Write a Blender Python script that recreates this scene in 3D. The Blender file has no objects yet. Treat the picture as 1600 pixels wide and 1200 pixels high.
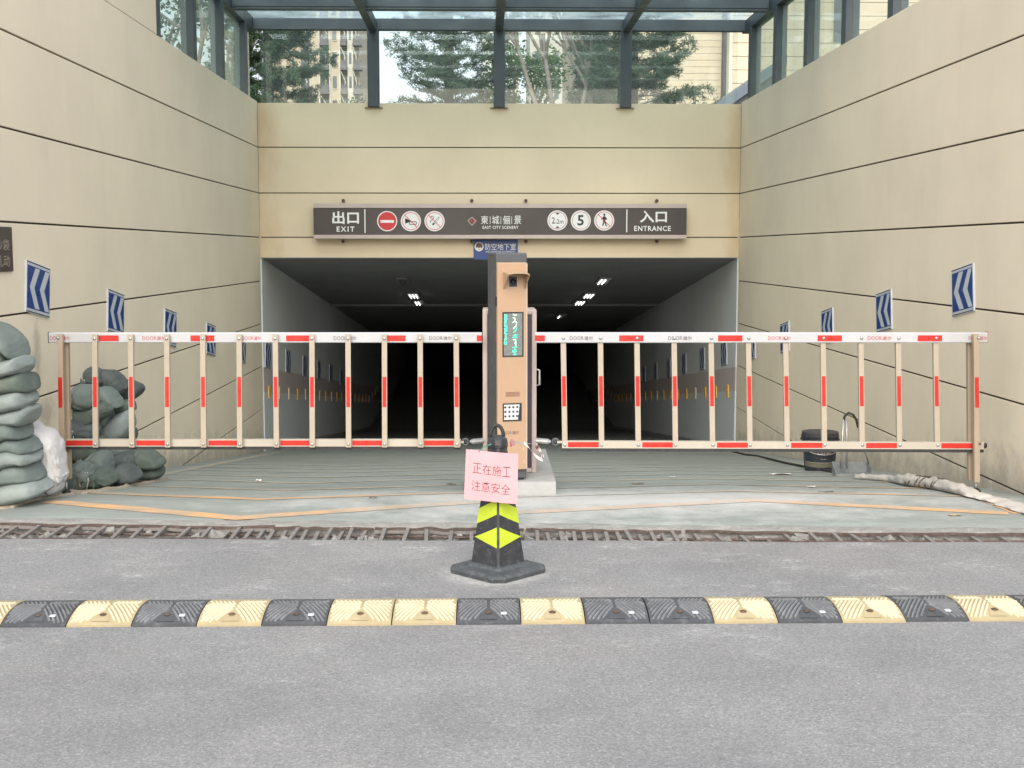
import bpy, bmesh, math, random
from mathutils import Vector, Matrix, noise, Euler
from math import radians, sin, cos, pi
S = bpy.context.scene
C = S.collection
random.seed(7)

# ---------------------------------------------------------------- camera, world, sun, exposure
F, H = 2000.0, 1.46
RX = math.atan2(2000, 208); PS = math.atan(0.0225 * math.sin(RX))
cam_d = bpy.data.cameras.new('camera'); cam_d.lens = 45.0; cam_d.sensor_width = 36.0
cam_d.clip_start = 0.05; cam_d.clip_end = 3000
cam = bpy.data.objects.new('camera', cam_d); C.objects.link(cam)
cam.location = (0, 0, H); cam.rotation_euler = (RX, 0, -PS)
S.camera = cam
world = bpy.data.worlds.new("World"); S.world = world; world.use_nodes = True
wn = world.node_tree.nodes; wl = world.node_tree.links
wn.clear()
SUN_EL, SUN_AZ = radians(33), radians(183)       # azimuth clockwise from +Y
sky = wn.new('ShaderNodeTexSky'); sky.sky_type = 'NISHITA'; sky.sun_disc = False
sky.sun_elevation = SUN_EL; sky.sun_rotation = SUN_AZ
sky.air_density = 1.0; sky.dust_density = 6.0; sky.ozone_density = 1.0
bg = wn.new('ShaderNodeBackground'); bg.inputs['Strength'].default_value = 0.13
wo = wn.new('ShaderNodeOutputWorld')
cloud = wn.new('ShaderNodeMix'); cloud.data_type = 'RGBA'; cloud.inputs[0].default_value = 0.68   # thin even cloud over the clear sky
cloud.inputs[7].default_value = (6.4, 6.6, 6.8, 1)
wl.new(sky.outputs[0], cloud.inputs[6]); wl.new(cloud.outputs[2], bg.inputs[0]); wl.new(bg.outputs[0], wo.inputs[0])
sun_d = bpy.data.lights.new('sun', 'SUN'); sun_d.energy = 1.5; sun_d.angle = radians(50)
sun_d.color = (1.0, 0.965, 0.91)
sun = bpy.data.objects.new('sun', sun_d); C.objects.link(sun)
sd = Vector((sin(SUN_AZ) * cos(SUN_EL), cos(SUN_AZ) * cos(SUN_EL), sin(SUN_EL)))
sun.rotation_euler = sd.to_track_quat('Z', 'Y').to_euler(); sun.location = (0, -10, 30)
S.view_settings.view_transform = 'Standard'; S.view_settings.look = 'None'
S.view_settings.gamma = 1.0; S.view_settings.use_curve_mapping = False
S.view_settings.exposure = 0.98
S.render.engine = 'CYCLES'
S.cycles.max_bounces = 10; S.cycles.diffuse_bounces = 5; S.cycles.transparent_max_bounces = 24

# ---------------------------------------------------------------- measuring helpers
RM = Matrix.Rotation(-PS, 3, 'Z') @ Matrix.Rotation(RX, 3, 'X')
def ray(x, y):
    d = RM @ Vector(((x - 800) / F, (600 - y) / F, -1)); return d / d.y
def P(x, y, Y):
    """the point of the place that the photograph shows at (x, y), Y metres in front of the camera"""
    d = ray(x, y) * Y; return Vector((d.x, Y, H + d.z))
PROF = [(-50, 0), (6.75, 0), (7.6, -.03), (8.3, -.11), (9.5, -.25), (16.8, -1.17), (32.2, -3.05), (80, -3.05)]
def ramp_z(Y):
    for (a, za), (b, zb) in zip(PROF, PROF[1:]):
        if Y <= b: return za + (zb - za) * (Y - a) / (b - a)
    return PROF[-1][1]
def G(x, y, lift=0.0):
    """where the sight line through (x, y) meets the road or the ramp"""
    d = ray(x, y); Y = 2.0
    while Y < 60:
        if H + d.z * Y < ramp_z(Y) + lift: break
        Y += .01
    return Vector((d.x * Y, Y, ramp_z(Y) + lift))

# ---------------------------------------------------------------- materials
def srgb(r, g, b):
    f = lambda c: ((c / 255 + .055) / 1.055) ** 2.4 if c > 10 else c / 255 / 12.92
    return (f(r), f(g), f(b), 1)
class MT:
    """small wrapper for node building"""
    def __init__(s, name, rough=.6, metal=0.0, spec=.5):
        s.m = bpy.data.materials.new(name); s.m.use_nodes = True
        s.n = s.m.node_tree.nodes; s.l = s.m.node_tree.links
        s.b = s.n['Principled BSDF']; s.b.inputs['Roughness'].default_value = rough
        s.b.inputs['Metallic'].default_value = metal
        s.b.inputs['Specular IOR Level'].default_value = spec
        s.geo = s.n.new('ShaderNodeNewGeometry').outputs['Position']
    def pos(s, sc=(1, 1, 1), loc=(0, 0, 0)):
        m = s.n.new('ShaderNodeMapping'); m.inputs['Scale'].default_value = sc; m.inputs['Location'].default_value = loc
        s.l.new(s.geo, m.inputs[0]); return m.outputs[0]
    def noise(s, scale, detail=4, rough=.6, vec=None, dist=0):
        t = s.n.new('ShaderNodeTexNoise'); t.inputs['Scale'].default_value = scale
        t.inputs['Detail'].default_value = detail; t.inputs['Roughness'].default_value = rough
        t.inputs['Distortion'].default_value = dist
        s.l.new(vec or s.geo, t.inputs['Vector']); return t.outputs['Fac']
    def voro(s, scale, vec=None, feature='F1', out='Distance'):
        t = s.n.new('ShaderNodeTexVoronoi'); t.inputs['Scale'].default_value = scale; t.feature = feature
        s.l.new(vec or s.geo, t.inputs['Vector']); return t.outputs[out]
    def ramp(s, fac, stops, interp='LINEAR'):
        r = s.n.new('ShaderNodeValToRGB'); s.l.new(fac, r.inputs[0]); e = r.color_ramp.elements
        r.color_ramp.interpolation = interp
        while len(e) < len(stops): e.new(.5)
        for k, (p, c) in enumerate(stops):
            e[k].position = p; e[k].color = c if len(c) == 4 else (*c, 1)
        return r.outputs[0]
    def g(s, fac, lo, hi, a=0.0, b=1.0):
        r = s.n.new('ShaderNodeMapRange'); r.inputs[1].default_value = lo; r.inputs[2].default_value = hi
        r.inputs[3].default_value = a; r.inputs[4].default_value = b
        s.l.new(fac, r.inputs[0]); return r.outputs[0]
    def math(s, op, a, b=None):
        r = s.n.new('ShaderNodeMath'); r.operation = op
        for k, v in enumerate((a, b)):
            if v is None: continue
            if isinstance(v, (int, float)): r.inputs[k].default_value = v
            else: s.l.new(v, r.inputs[k])
        return r.outputs[0]
    def xyz(s):
        r = s.n.new('ShaderNodeSeparateXYZ'); s.l.new(s.geo, r.inputs[0]); return r.outputs
    def mix(s, fac, a, b, mode='MIX'):
        r = s.n.new('ShaderNodeMix'); r.data_type = 'RGBA'; r.blend_type = mode
        for k, v in ((0, fac), (6, a), (7, b)):
            if isinstance(v, (int, float)): r.inputs[k].default_value = v
            elif isinstance(v, tuple): r.inputs[k].default_value = v if len(v) == 4 else (*v, 1)
            else: s.l.new(v, r.inputs[k])
        return r.outputs[2]
    def col(s, v):
        if isinstance(v, tuple): s.b.inputs['Base Color'].default_value = v if len(v) == 4 else (*v, 1)
        else: s.l.new(v, s.b.inputs['Base Color'])
        return s
    def rough(s, v): s.l.new(v, s.b.inputs['Roughness']); return s
    def bump(s, h, strength=.3, dist=.01):
        b = s.n.new('ShaderNodeBump'); b.inputs['Strength'].default_value = strength; b.inputs['Distance'].default_value = dist
        s.l.new(h, b.inputs['Height']); s.l.new(b.outputs[0], s.b.inputs['Normal']); return s

def simple(name, c, rough=.55, var=.12, scale=9.0, metal=0.0, bump=.12, bscale=60, bdist=.003, spec=.5, dirt=None, dirt_amt=.4):
    """paint, metal or plastic with slight unevenness and grime"""
    t = MT(name, rough, metal, spec)
    n = t.noise(scale, 5, .65)
    lo = tuple(x * (1 - var) for x in c[:3]); hi = tuple(min(1, x * (1 + var)) for x in c[:3])
    k = t.ramp(n, [(.3, lo), (.7, hi)])
    if dirt:
        f = t.g(t.noise(scale * 2.3, 6, .75), .52, .72, 0, dirt_amt)
        k = t.mix(f, k, dirt)
    t.col(k)
    t.rough(t.g(t.noise(scale * 1.7, 4), .3, .7, max(.05, rough - .1), min(1, rough + .12)))
    if bump: t.bump(t.noise(bscale, 3), bump, bdist)
    return t.m

def mat_wall(name, c, warm=False):
    t = MT(name, .85, spec=.25)
    c = c[:3]
    base = t.ramp(t.noise(.9, 6, .6), [(.3, tuple(x * .93 for x in c)), (.7, tuple(x * 1.05 for x in c))])
    # vertical run-off streaks and trowel clouds
    st = t.g(t.noise(3.0, 4, .7, t.pos((1.6, 1.6, .22))), .56, .76, 0, .13)
    base = t.mix(st, base, tuple(x * .72 for x in c))
    sp = t.g(t.noise(11, 6, .8), .66, .74, 0, .25)
    base = t.mix(sp, base, (c[0] * .7, c[1] * .66, c[2] * .6))
    x, y, z = t.xyz()
    # splash dirt above the ramp: height over the sloping floor
    flo = t.math('MINIMUM', t.math('MULTIPLY', t.math('SUBTRACT', 7.45, y), .125), 0.0)
    hgt = t.math('SUBTRACT', z, flo)
    hn = t.math('ADD', hgt, t.g(t.noise(4.5, 5, .75), .3, .7, -.16, .16))
    low = t.g(hn, .02, .3, .62, 0)
    base = t.mix(low, base, (.26, .245, .22, 1))
    pat = t.math('MULTIPLY', t.g(hgt, .1, .7, .5, 0), t.g(t.noise(8, 5, .8), .55, .62))
    base = t.mix(pat, base, (.62, .6, .56, 1))
    # damp smudges and a ragged crack on the left wall beside the sandbags
    for cy, cz_, ry, rz in ((8.36, .80, .09, .26), (8.50, .40, .20, .13), (8.30, .28, .12, .12)):
        dy = t.math('DIVIDE', t.math('SUBTRACT', y, cy), ry); dz = t.math('DIVIDE', t.math('SUBTRACT', z, cz_), rz)
        rr = t.math('ADD', t.math('SQRT', t.math('ADD', t.math('MULTIPLY', dy, dy), t.math('MULTIPLY', dz, dz))), t.g(t.noise(9, 6, .85), .3, .7, -.55, .55))
        f = t.math('MULTIPLY', t.g(rr, .2, 1.0, .38, 0), t.math('LESS_THAN', x, 0.0))
        base = t.mix(f, base, (.17, .16, .14, 1))
    if warm:   # ochre stain running down the inner corners
        ed = t.math('ABSOLUTE', t.math('SUBTRACT', x, .225))
        e2 = t.math('ADD', ed, t.g(t.noise(3.2, 4, .7, t.pos((1, 1, .35))), .3, .7, -.14, .14))
        base = t.mix(t.g(e2, 2.85, 3.16, 0, .42), base, (.46, .30, .13, 1))
    t.col(base)
    t.bump(t.noise(140, 3, .7), .25, .003)
    return t.m

M = {}
M['wall'] = mat_wall('beige_render', (.75, .66, .515))
M['wall_back'] = mat_wall('warm_beige_render', (.71, .605, .445), True)
M['groove'] = simple('groove_brown', (.05, .04, .035), .9)
def mat_asphalt():
    t = MT('asphalt', .9, spec=.25)
    b = t.ramp(t.noise(1.1, 6, .65), [(.32, (.235, .236, .242)), (.68, (.34, .34, .343))])
    b = t.mix(t.g(t.noise(95, 4, .9), .40, .60, 0, .5), b, (.13, .13, .135, 1))
    b = t.mix(t.g(t.noise(48, 5, .9, t.pos((1, 1, 1), (7, 2, 0))), .45, .62, 0, .4), b, (.16, .16, .165, 1))
    b = t.mix(t.g(t.voro(110), .0, .2, .6, 0), b, (.52, .51, .50, 1))
    ch = t.math('MULTIPLY', t.g(t.noise(2.4, 7, .75, t.pos((1, 1.6, 1), (3, 1, 0))), .53, .68),
                t.g(t.noise(24, 6, .8, t.pos((1, 2.2, 1))), .45, .66))
    yy_ = t.xyz()[1]
    b = t.mix(t.math('MULTIPLY', t.math('MULTIPLY', ch, t.g(yy_, 4.3, 5.2, .40, 1.0)), 1.0), b, (.56, .56, .555, 1))
    b = t.mix(t.g(t.noise(.9, 5, .7, t.pos((1, 1, 1), (2, 9, 1))), .5, .7, 0, .22), b, (.30, .27, .235, 1))
    dk = t.g(t.noise(.7, 5, .6, t.pos((1, 1, 1), (8, 3, 2))), .55, .72, 0, .28)
    b = t.mix(dk, b, (.16, .16, .165, 1))
    x, y, z = t.xyz()
    # cement dust ring round the cone's foot
    dx = t.math('SUBTRACT', x, .05); dy = t.math('SUBTRACT', y, 5.72)
    r = t.math('SQRT', t.math('ADD', t.math('MULTIPLY', dx, dx), t.math('MULTIPLY', dy, dy)))
    rn = t.math('ADD', r, t.g(t.noise(14, 5), .3, .7, -.03, .03))
    b = t.mix(t.g(rn, .19, .27, .35, 0), b, (.55, .54, .52, 1))
    v = t.n.new('ShaderNodeTexVoronoi'); v.inputs['Scale'].default_value = 150; t.l.new(t.geo, v.inputs['Vector'])
    sv = t.n.new('ShaderNodeSeparateColor'); t.l.new(v.outputs['Color'], sv.inputs[0])
    b = t.mix(1.0, b, t.ramp(sv.outputs[0], [(0, (.78, .78, .78)), (.45, (.98, .98, .98)), (.85, (1.03, 1.03, 1.03)), (1, (1.35, 1.34, 1.32))]), 'MULTIPLY')
    t.col(b)
    t.bump(t.math('ADD', t.noise(170, 3, .8), t.math('MULTIPLY', t.noise(22, 3), .5)), .6, .006)
    return t.m
M['asphalt'] = mat_asphalt()
def ramp_tone(t):
    x, y, z = t.xyz()
    b = t.ramp(t.noise(1.3, 6, .7, t.pos((1, 1.8, 1))), [(.3, (.215, .243, .227)), (.7, (.295, .322, .305))])
    b = t.mix(t.g(t.noise(60, 4, .8), .4, .62, 0, .3), b, (.20, .23, .215, 1))
    # darker tone further down, dusted pale apron at the top
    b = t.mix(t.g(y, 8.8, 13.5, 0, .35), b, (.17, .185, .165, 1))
    dx = t.math('MULTIPLY', t.math('SUBTRACT', x, .9), .42); dy = t.math('SUBTRACT', y, 7.75)
    r = t.math('SQRT', t.math('ADD', t.math('MULTIPLY', dx, dx), t.math('MULTIPLY', dy, dy)))
    rn = t.math('ADD', r, t.g(t.noise(2.5, 7, .8), .3, .7, -.5, .5))
    b = t.mix(t.g(rn, .25, 1.05, .85, .0), b, (.52, .525, .515, 1))
    b = t.mix(t.g(t.noise(3.1, 7, .78, t.pos((.8, 3.2, 1), (4, 0, 0))), .50, .68, 0, .4), b, (.42, .44, .43, 1))
    b = t.mix(t.g(t.noise(6, 7, .85, t.pos((.6, 4.5, 1), (9, 0, 0))), .60, .70, 0, .22), b, (.12, .13, .12, 1))
    return b
def mat_ramp():
    t = MT('worn_green_ramp_paint', .62, spec=.4); t.col(ramp_tone(t))
    t.bump(t.math('ADD', t.noise(90, 3, .8), t.math('MULTIPLY', t.noise(12, 3), .8)), .35, .006)
    return t.m
M['ramp'] = mat_ramp()
def mat_line():
    t = MT('worn_orange_line_paint', .6, spec=.4)
    w = t.math('MULTIPLY', t.g(t.noise(1.6, 6, .75, t.pos((1, 2, 1), (2, 6, 0))), .34, .58, .12, 1.0),
               t.g(t.noise(30, 5, .85), .28, .5, .55, 1.0))
    x, y, z = t.xyz()
    dx = t.math('MULTIPLY', t.math('SUBTRACT', x, .6), .8); dy = t.math('SUBTRACT', y, 7.9)
    r = t.math('SQRT', t.math('ADD', t.math('MULTIPLY', dx, dx), t.math('MULTIPLY', dy, dy)))
    w = t.math('MULTIPLY', w, t.g(r, .4, 1.3, .15, 1))
    w = t.math('MULTIPLY', w, t.g(y, 7.9, 10.5, 1.0, .55))
    t.col(t.mix(w, ramp_tone(t), t.mix(t.g(y, 7.9, 9.6), (.66, .38, .17, 1), (.58, .50, .38, 1))))
    t.bump(t.noise(90, 3, .8), .3, .005)
    return t.m
M['line'] = mat_line()
def mat_concrete(name, a, b, bs=.8):
    t = MT(name, .95, spec=.2)
    k = t.ramp(t.noise(7, 7, .75), [(.3, a), (.7, b)])
    k = t.mix(t.g(t.noise(45, 6, .8), .58, .66, 0, .8), k, (.62, .61, .58, 1))
    k = t.mix(t.g(t.noise(33, 6, .8, t.pos((1, 1, 1), (5, 5, 5))), .60, .68, 0, .8), k, (.10, .085, .075, 1))
    t.col(k); t.bump(t.noise(40, 7, .85), bs, .02)
    return t.m
M['concrete'] = mat_concrete('broken_concrete', (.27, .265, .25), (.40, .39, .37))
M['trench'] = mat_concrete('trench_grime', (.13, .12, .11), (.30, .29, .27))
M['plinth'] = simple('pale_concrete', (.36, .358, .35), .85, .1, 12, bump=.4, bscale=70, dirt=(.35, .35, .34, 1))
M['rust'] = simple('rusty_steel', (.085, .055, .045), .8, .4, 22, bump=.6, bscale=120, dirt=(.26, .25, .24, 1), dirt_amt=.9)
M['rust2'] = simple('bright_rust', (.085, .058, .048), .85, .4, 18, bump=.6, bscale=120, dirt=(.24, .20, .18, 1), dirt_amt=.6)
M['slat'] = simple('dusty_steel', (.19, .172, .162), .75, .2, 25, bump=.4, bscale=120, dirt=(.28, .27, .26, 1), dirt_amt=.45)
def mat_tunnel(name, a, band, low):
    t = MT(name, .8, spec=.3)
    x, y, z = t.xyz()
    flo = t.math('MULTIPLY', t.math('SUBTRACT', y, 16.8), -.122)
    hgt = t.math('ADD', t.math('SUBTRACT', z, flo), 1.17)
    k = t.mix(t.g(t.noise(1.5, 5), .3, .7), tuple(v * .93 for v in a), a)
    k = t.mix(t.g(hgt, 1.10, 1.11, 1, 0), k, band)
    k = t.mix(t.g(hgt, .78, .79, 1, 0), k, low)
    k = t.mix(t.g(t.noise(5, 6, .8), .6, .72, 0, .35), k, tuple(v * .6 for v in a))
    t.col(k); t.bump(t.noise(80, 3), .2, .004)
    return t.m
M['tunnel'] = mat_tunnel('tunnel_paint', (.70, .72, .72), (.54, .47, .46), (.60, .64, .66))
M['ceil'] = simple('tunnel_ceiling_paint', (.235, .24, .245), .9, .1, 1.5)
M['dark'] = simple('tunnel_darkness', (.02, .022, .025), .9)  # black colour stands in for the unlit depth of the tunnel
M['steel'] = simple('dark_slate_aluminium', (.046, .060, .070), .42, .12, 3, bump=.05, spec=.5)
def mat_glass(name, tint, haze, hcol, gl=.06, rough=.03):
    m = bpy.data.materials.new(name); m.use_nodes = True
    n = m.node_tree.nodes; l = m.node_tree.links; n.clear()
    o = n.new('ShaderNodeOutputMaterial'); tr = n.new('ShaderNodeBsdfTransparent'); tr.inputs[0].default_value = tint
    df = n.new('ShaderNodeBsdfTranslucent'); df.inputs[0].default_value = hcol
    d2 = n.new('ShaderNodeBsdfDiffuse'); d2.inputs[0].default_value = hcol
    mx = n.new('ShaderNodeMixShader'); mx.inputs[0].default_value = .5
    l.new(df.outputs[0], mx.inputs[1]); l.new(d2.outputs[0], mx.inputs[2])
    geo = n.new('ShaderNodeNewGeometry'); ns = n.new('ShaderNodeTexNoise'); ns.inputs['Scale'].default_value = 1.2
    ns.inputs['Detail'].default_value = 6
    mp = n.new('ShaderNodeMapping'); mp.inputs['Scale'].default_value = (2.5, 2.5, .4)
    l.new(geo.outputs['Position'], mp.inputs[0]); l.new(mp.outputs[0], ns.inputs['Vector'])
    mr = n.new('ShaderNodeMapRange'); mr.inputs[1].default_value = .3; mr.inputs[2].default_value = .72
    mr.inputs[3].default_value = haze * .5; mr.inputs[4].default_value = min(1, haze * 1.6)
    l.new(ns.outputs['Fac'], mr.inputs[0])
    m1 = n.new('ShaderNodeMixShader'); l.new(mr.outputs[0], m1.inputs[0])
    l.new(tr.outputs[0], m1.inputs[1]); l.new(mx.outputs[0], m1.inputs[2])
    gs = n.new('ShaderNodeBsdfGlossy'); gs.inputs['Roughness'].default_value = rough
    lw = n.new('ShaderNodeFresnel'); lw.inputs[0].default_value = 1.45; cap = n.new('ShaderNodeMath'); cap.operation = 'MINIMUM'; cap.inputs[1].default_value = gl
    l.new(lw.outputs[0], cap.inputs[0]); m2 = n.new('ShaderNodeMixShader'); l.new(cap.outputs[0], m2.inputs[0])
    l.new(m1.outputs[0], m2.inputs[1]); l.new(gs.outputs[0], m2.inputs[2]); l.new(m2.outputs[0], o.inputs[0])
    return m
M['pane'] = mat_glass('window_glass', (.93, .97, .96, 1), .06, (.75, .82, .82, 1))
M['side_pane'] = mat_glass('dusty_green_glass', (.84, .91, .88, 1), .16, (.66, .72, .68, 1), .14)
M['roof_glass'] = mat_glass('frosted_roof_glass', (.86, .95, .98, 1), .30, (.78, .90, .95, 1), .05)
M['chrome'] = simple('grey_metal', (.42, .42, .42), .35, .15, 20, metal=.7, bump=.05)
M['champ'] = simple('champagne_paint', (.36, .285, .21), .4, .06, 6, bump=.05)
M['champ2'] = simple('champagne_baluster_paint', (.36, .31, .245), .45, .07, 8, bump=.05, dirt=(.4, .34, .28, 1), dirt_amt=.3)
M['white'] = simple('white_rail_paint', (.42, .425, .44), .4, .05, 6, bump=.05, dirt=(.5, .5, .5, 1), dirt_amt=.25)
M['cream'] = simple('cream_rail_paint', (.40, .36, .30), .45, .06, 6, bump=.05, dirt=(.45, .42, .38, 1), dirt_amt=.3)
M['red'] = simple('red_reflective_tape', (.47, .018, .012), .35, .08, 12, bump=.0, dirt=(.5, .1, .06, 1), dirt_amt=.25)
M['rubber'] = simple('black_rubber', (.022, .022, .024), .65, .3, 20, dirt=(.12, .12, .12, 1), dirt_amt=.3)
M['brand_red'] = simple('dark_red_print', (.42, .05, .06), .6, .05)
M['brand_dark'] = simple('dark_print', (.10, .06, .06), .6, .05)
M['sign_dark'] = simple('dark_brown_sign_face', (.052, .040, .038), .4, .06, 2, bump=.0)
M['sign_trim'] = simple('pinkish_aluminium_trim', (.47, .39, .36), .4, .06, 3, bump=.03)
M['ink_white'] = simple('white_print', (.74, .74, .74), .5, .03)
M['ink_black'] = simple('black_print', (.02, .02, .02), .5, .03)
M['ink_red'] = simple('red_print', (.55, .03, .035), .5, .03)
M['ink_blue'] = simple('blue_sign_face', (.012, .05, .22), .35, .1, 6, bump=.0, dirt=(.05, .07, .14, 1), dirt_amt=.35)
M['ink_silver'] = simple('silver_reflective_print', (.50, .53, .56), .4, .06)
M['navy'] = simple('navy_edge', (.02, .03, .08), .5, .1)
M['kiosk'] = simple('graphite_cabinet_paint', (.068, .072, .080), .5, .08, 5, bump=.08)
M['kiosk2'] = simple('purple_grey_panel', (.05, .045, .065), .45, .08, 5, bump=.05)
M['peach'] = simple('peach_champagne_panel', (.375, .25, .16), .38, .05, 4, bump=.05)
M['peach_lt'] = simple('peach_edge', (.42, .32, .24), .42, .05, 4, bump=.05)
M['screen'] = simple('led_screen_face', (.16, .18, .165), .25, .2, 60, bump=.1, bscale=300)
M['lens'] = simple('camera_lens_glass', (.01, .015, .02), .08, .1, bump=0)
M['alum'] = simple('brushed_keypad', (.70, .70, .71), .3, .05, 30, metal=.3)
def emit(name, c, k):
    t = MT(name); t.b.inputs['Emission Color'].default_value = (*c, 1); t.b.inputs['Emission Strength'].default_value = k
    t.col((c[0] * .5, c[1] * .5, c[2] * .5)); return t.m
M['led'] = emit('green_led', (.05, .9, .55), .75)
M['led_w'] = emit('pale_led', (.6, 1, .85), .9)
M['tube'] = emit('lit_tube', (.95, .98, 1.0), 2.6)
M['tube_off'] = simple('unlit_tube', (.25, .25, .24), .5)
M['cone'] = simple('scuffed_black_rubber', (.028, .029, .033), .6, .3, 14, bump=.25, bscale=90, dirt=(.13, .13, .13, 1), dirt_amt=.55)
M['cone_base'] = simple('dusty_rubber_base', (.055, .062, .068), .6, .25, 14, bump=.2, dirt=(.20, .20, .20, 1), dirt_amt=.5)
M['lime'] = simple('lime_reflective_tape', (.47, .57, .03), .35, .08, 16, bump=.05, dirt=(.40, .46, .08, 1), dirt_amt=.4)
M['pink'] = simple('pink_paper', (.63, .32, .345), .8, .03, 6, bump=.1, bscale=40)
M['ink_thin'] = simple('brown_ink', (.14, .045, .045), .7, .05)
M['ribbon'] = simple('pale_plastic_ribbon', (.72, .66, .60), .4, .08)
M['ribbon_pink'] = simple('pink_plastic_ribbon', (.70, .32, .36), .4, .08)
M['bump_y'] = simple('worn_yellow_rubber', (.37, .305, .175), .6, .1, 9, bump=.3, bscale=70, dirt=(.42, .37, .26, 1), dirt_amt=.6)
M['bump_k'] = simple('worn_black_rubber', (.055, .059, .065), .6, .2, 9, bump=.3, bscale=70, dirt=(.20, .20, .205, 1), dirt_amt=.5)
M['bump_yr'] = simple('pale_yellow_ridge', (.64, .57, .41), .6, .12, 9, bump=.2, dirt=(.60, .53, .40, 1), dirt_amt=.6)  # ridges coloured paler than the block so the tread stands out
M['bump_kr'] = simple('pale_grey_ridge', (.165, .17, .18), .55, .25, 9, bump=.2, dirt=(.30, .30, .31, 1), dirt_amt=.7)  # same contrast on the black blocks: ridges paler than their base
M['bolt'] = simple('rusty_bolt', (.13, .08, .06), .6, .3, 40, metal=.3)
def mat_fabric(name, c, c2):
    t = MT(name, .85, spec=.25)
    k = t.ramp(t.noise(4.5, 5, .65), [(.3, c), (.7, c2)])
    k = t.mix(t.g(t.noise(7, 5, .7), .55, .75, 0, .18), k, (.34, .34, .31, 1))
    t.col(k)
    w = t.math('ADD', t.math('SINE', t.math('MULTIPLY', t.xyz()[2], 900.0)), t.math('SINE', t.math('MULTIPLY', t.xyz()[0], 900.0)))
    t.bump(t.math('ADD', t.math('MULTIPLY', t.noise(9, 3, .5), 1.6), t.math('MULTIPLY', w, .03)), .35, .012)
    return t.m
M['bag'] = mat_fabric('grey_green_sack_cloth', (.135, .167, .158), (.19, .223, .21))
M['bag2'] = mat_fabric('olive_sack_cloth', (.09, .115, .098), (.135, .162, .14))
M['bag3'] = mat_fabric('faded_grey_sack_cloth', (.20, .235, .227), (.265, .30, .288))
M['bagd'] = mat_fabric('dark_sack_cloth', (.075, .09, .09), (.115, .132, .13))
M['bagw'] = mat_fabric('white_woven_sack', (.50, .49, .49), (.60, .585, .585))
M['string'] = simple('green_string', (.10, .26, .18), .7)
M['string_w'] = simple('pale_string', (.5, .5, .42), .7)
M['bucket'] = simple('dark_plastic_bucket', (.018, .023, .032), .45, .2, 20, dirt=(.07, .075, .08, 1), dirt_amt=.4)
M['lid'] = simple('plum_grey_lid', (.034, .031, .040), .5, .1, 20, dirt=(.14, .13, .13, 1), dirt_amt=.4)
M['bucket_print'] = simple('faded_bucket_print', (.33, .29, .24), .6)
M['bucket_band'] = simple('olive_bucket_band', (.13, .125, .085), .6)
M['dustpan'] = simple('grey_dustpan_plastic', (.20, .22, .225), .5, .15, 20, dirt=(.35, .35, .34, 1), dirt_amt=.5)
M['canvas'] = simple('dirty_pale_canvas', (.48, .45, .41), .9, .15, 9, bump=.6, bscale=26, bdist=.01, dirt=(.28, .26, .24, 1), dirt_amt=.6)
M['cable'] = simple('black_cable', (.02, .02, .02), .6)
M['paper'] = simple('white_paper', (.72, .71, .69), .8)
M['grass'] = simple('garden_grass', (.05, .08, .03), .95, .3, 2, bump=.6, bscale=30, bdist=.03)
M['bark'] = simple('grey_brown_bark', (.10, .085, .07), .9, .3, 12, bump=.7, bscale=30, bdist=.02)
M['bark_pale'] = simple('pale_smooth_bark', (.24, .215, .185), .9, .2, 8, bump=.5, bscale=30, bdist=.01)
def mat_leaf(name, a, b, tr=.35):
    m = bpy.data.materials.new(name); m.use_nodes = True
    n = m.node_tree.nodes; l = m.node_tree.links; n.clear()
    o = n.new('ShaderNodeOutputMaterial'); geo = n.new('ShaderNodeNewGeometry')
    ns = n.new('ShaderNodeTexNoise'); ns.inputs['Scale'].default_value = 3.0; l.new(geo.outputs['Position'], ns.inputs['Vector'])
    cr = n.new('ShaderNodeValToRGB'); l.new(ns.outputs['Fac'], cr.inputs[0])
    cr.color_ramp.elements[0].position = .35; cr.color_ramp.elements[0].color = a
    cr.color_ramp.elements[1].position = .65; cr.color_ramp.elements[1].color = b
    d = n.new('ShaderNodeBsdfDiffuse'); t = n.new('ShaderNodeBsdfTranslucent'); mx = n.new('ShaderNodeMixShader')
    mx.inputs[0].default_value = tr
    l.new(cr.outputs[0], d.inputs[0]); l.new(cr.outputs[0], t.inputs[0])
    l.new(d.outputs[0], mx.inputs[1]); l.new(t.outputs[0], mx.inputs[2]); l.new(mx.outputs[0], o.inputs[0])
    return m
M['needle'] = mat_leaf('spruce_needles', (.055, .10, .065, 1), (.12, .18, .115, 1), .2)
M['leaf'] = mat_leaf('fresh_leaves', (.09, .17, .05, 1), (.17, .28, .10, 1), .4)
M['leaf2'] = mat_leaf('mid_green_leaves', (.06, .11, .04, 1), (.12, .19, .07, 1), .35)
M['blue_wrap'] = simple('blue_tree_wrap', (.03, .20, .30), .6)
M['b_beige'] = simple('tower_beige_facade', (.52, .44, .34), .9, .06, .2)
M['b_pier'] = simple('tower_pale_pier', (.62, .58, .50), .9, .05, .2)
M['b_pink'] = simple('tower_pinkish_facade', (.45, .36, .29), .9, .06, .2)
M['b_white'] = simple('far_white_facade', (.62, .62, .60), .9, .05, .1)
M['b_grey'] = simple('grey_cream_facade', (.50, .48, .42), .9, .05, .2)
M['b_cream'] = simple('cream_stone_cladding', (.60, .51, .39), .85, .06, .5)
M['b_joint'] = simple('cladding_joint', (.42, .35, .26), .9)
M['b_win'] = simple('dark_far_window', (.085, .095, .11), .2, .3, .4, bump=0)
M['b_rail'] = simple('dark_balcony_metal', (.13, .12, .13), .6)
M['slate_roof'] = simple('blue_grey_roof_metal', (.11, .14, .18), .5, .1, 3)

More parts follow.
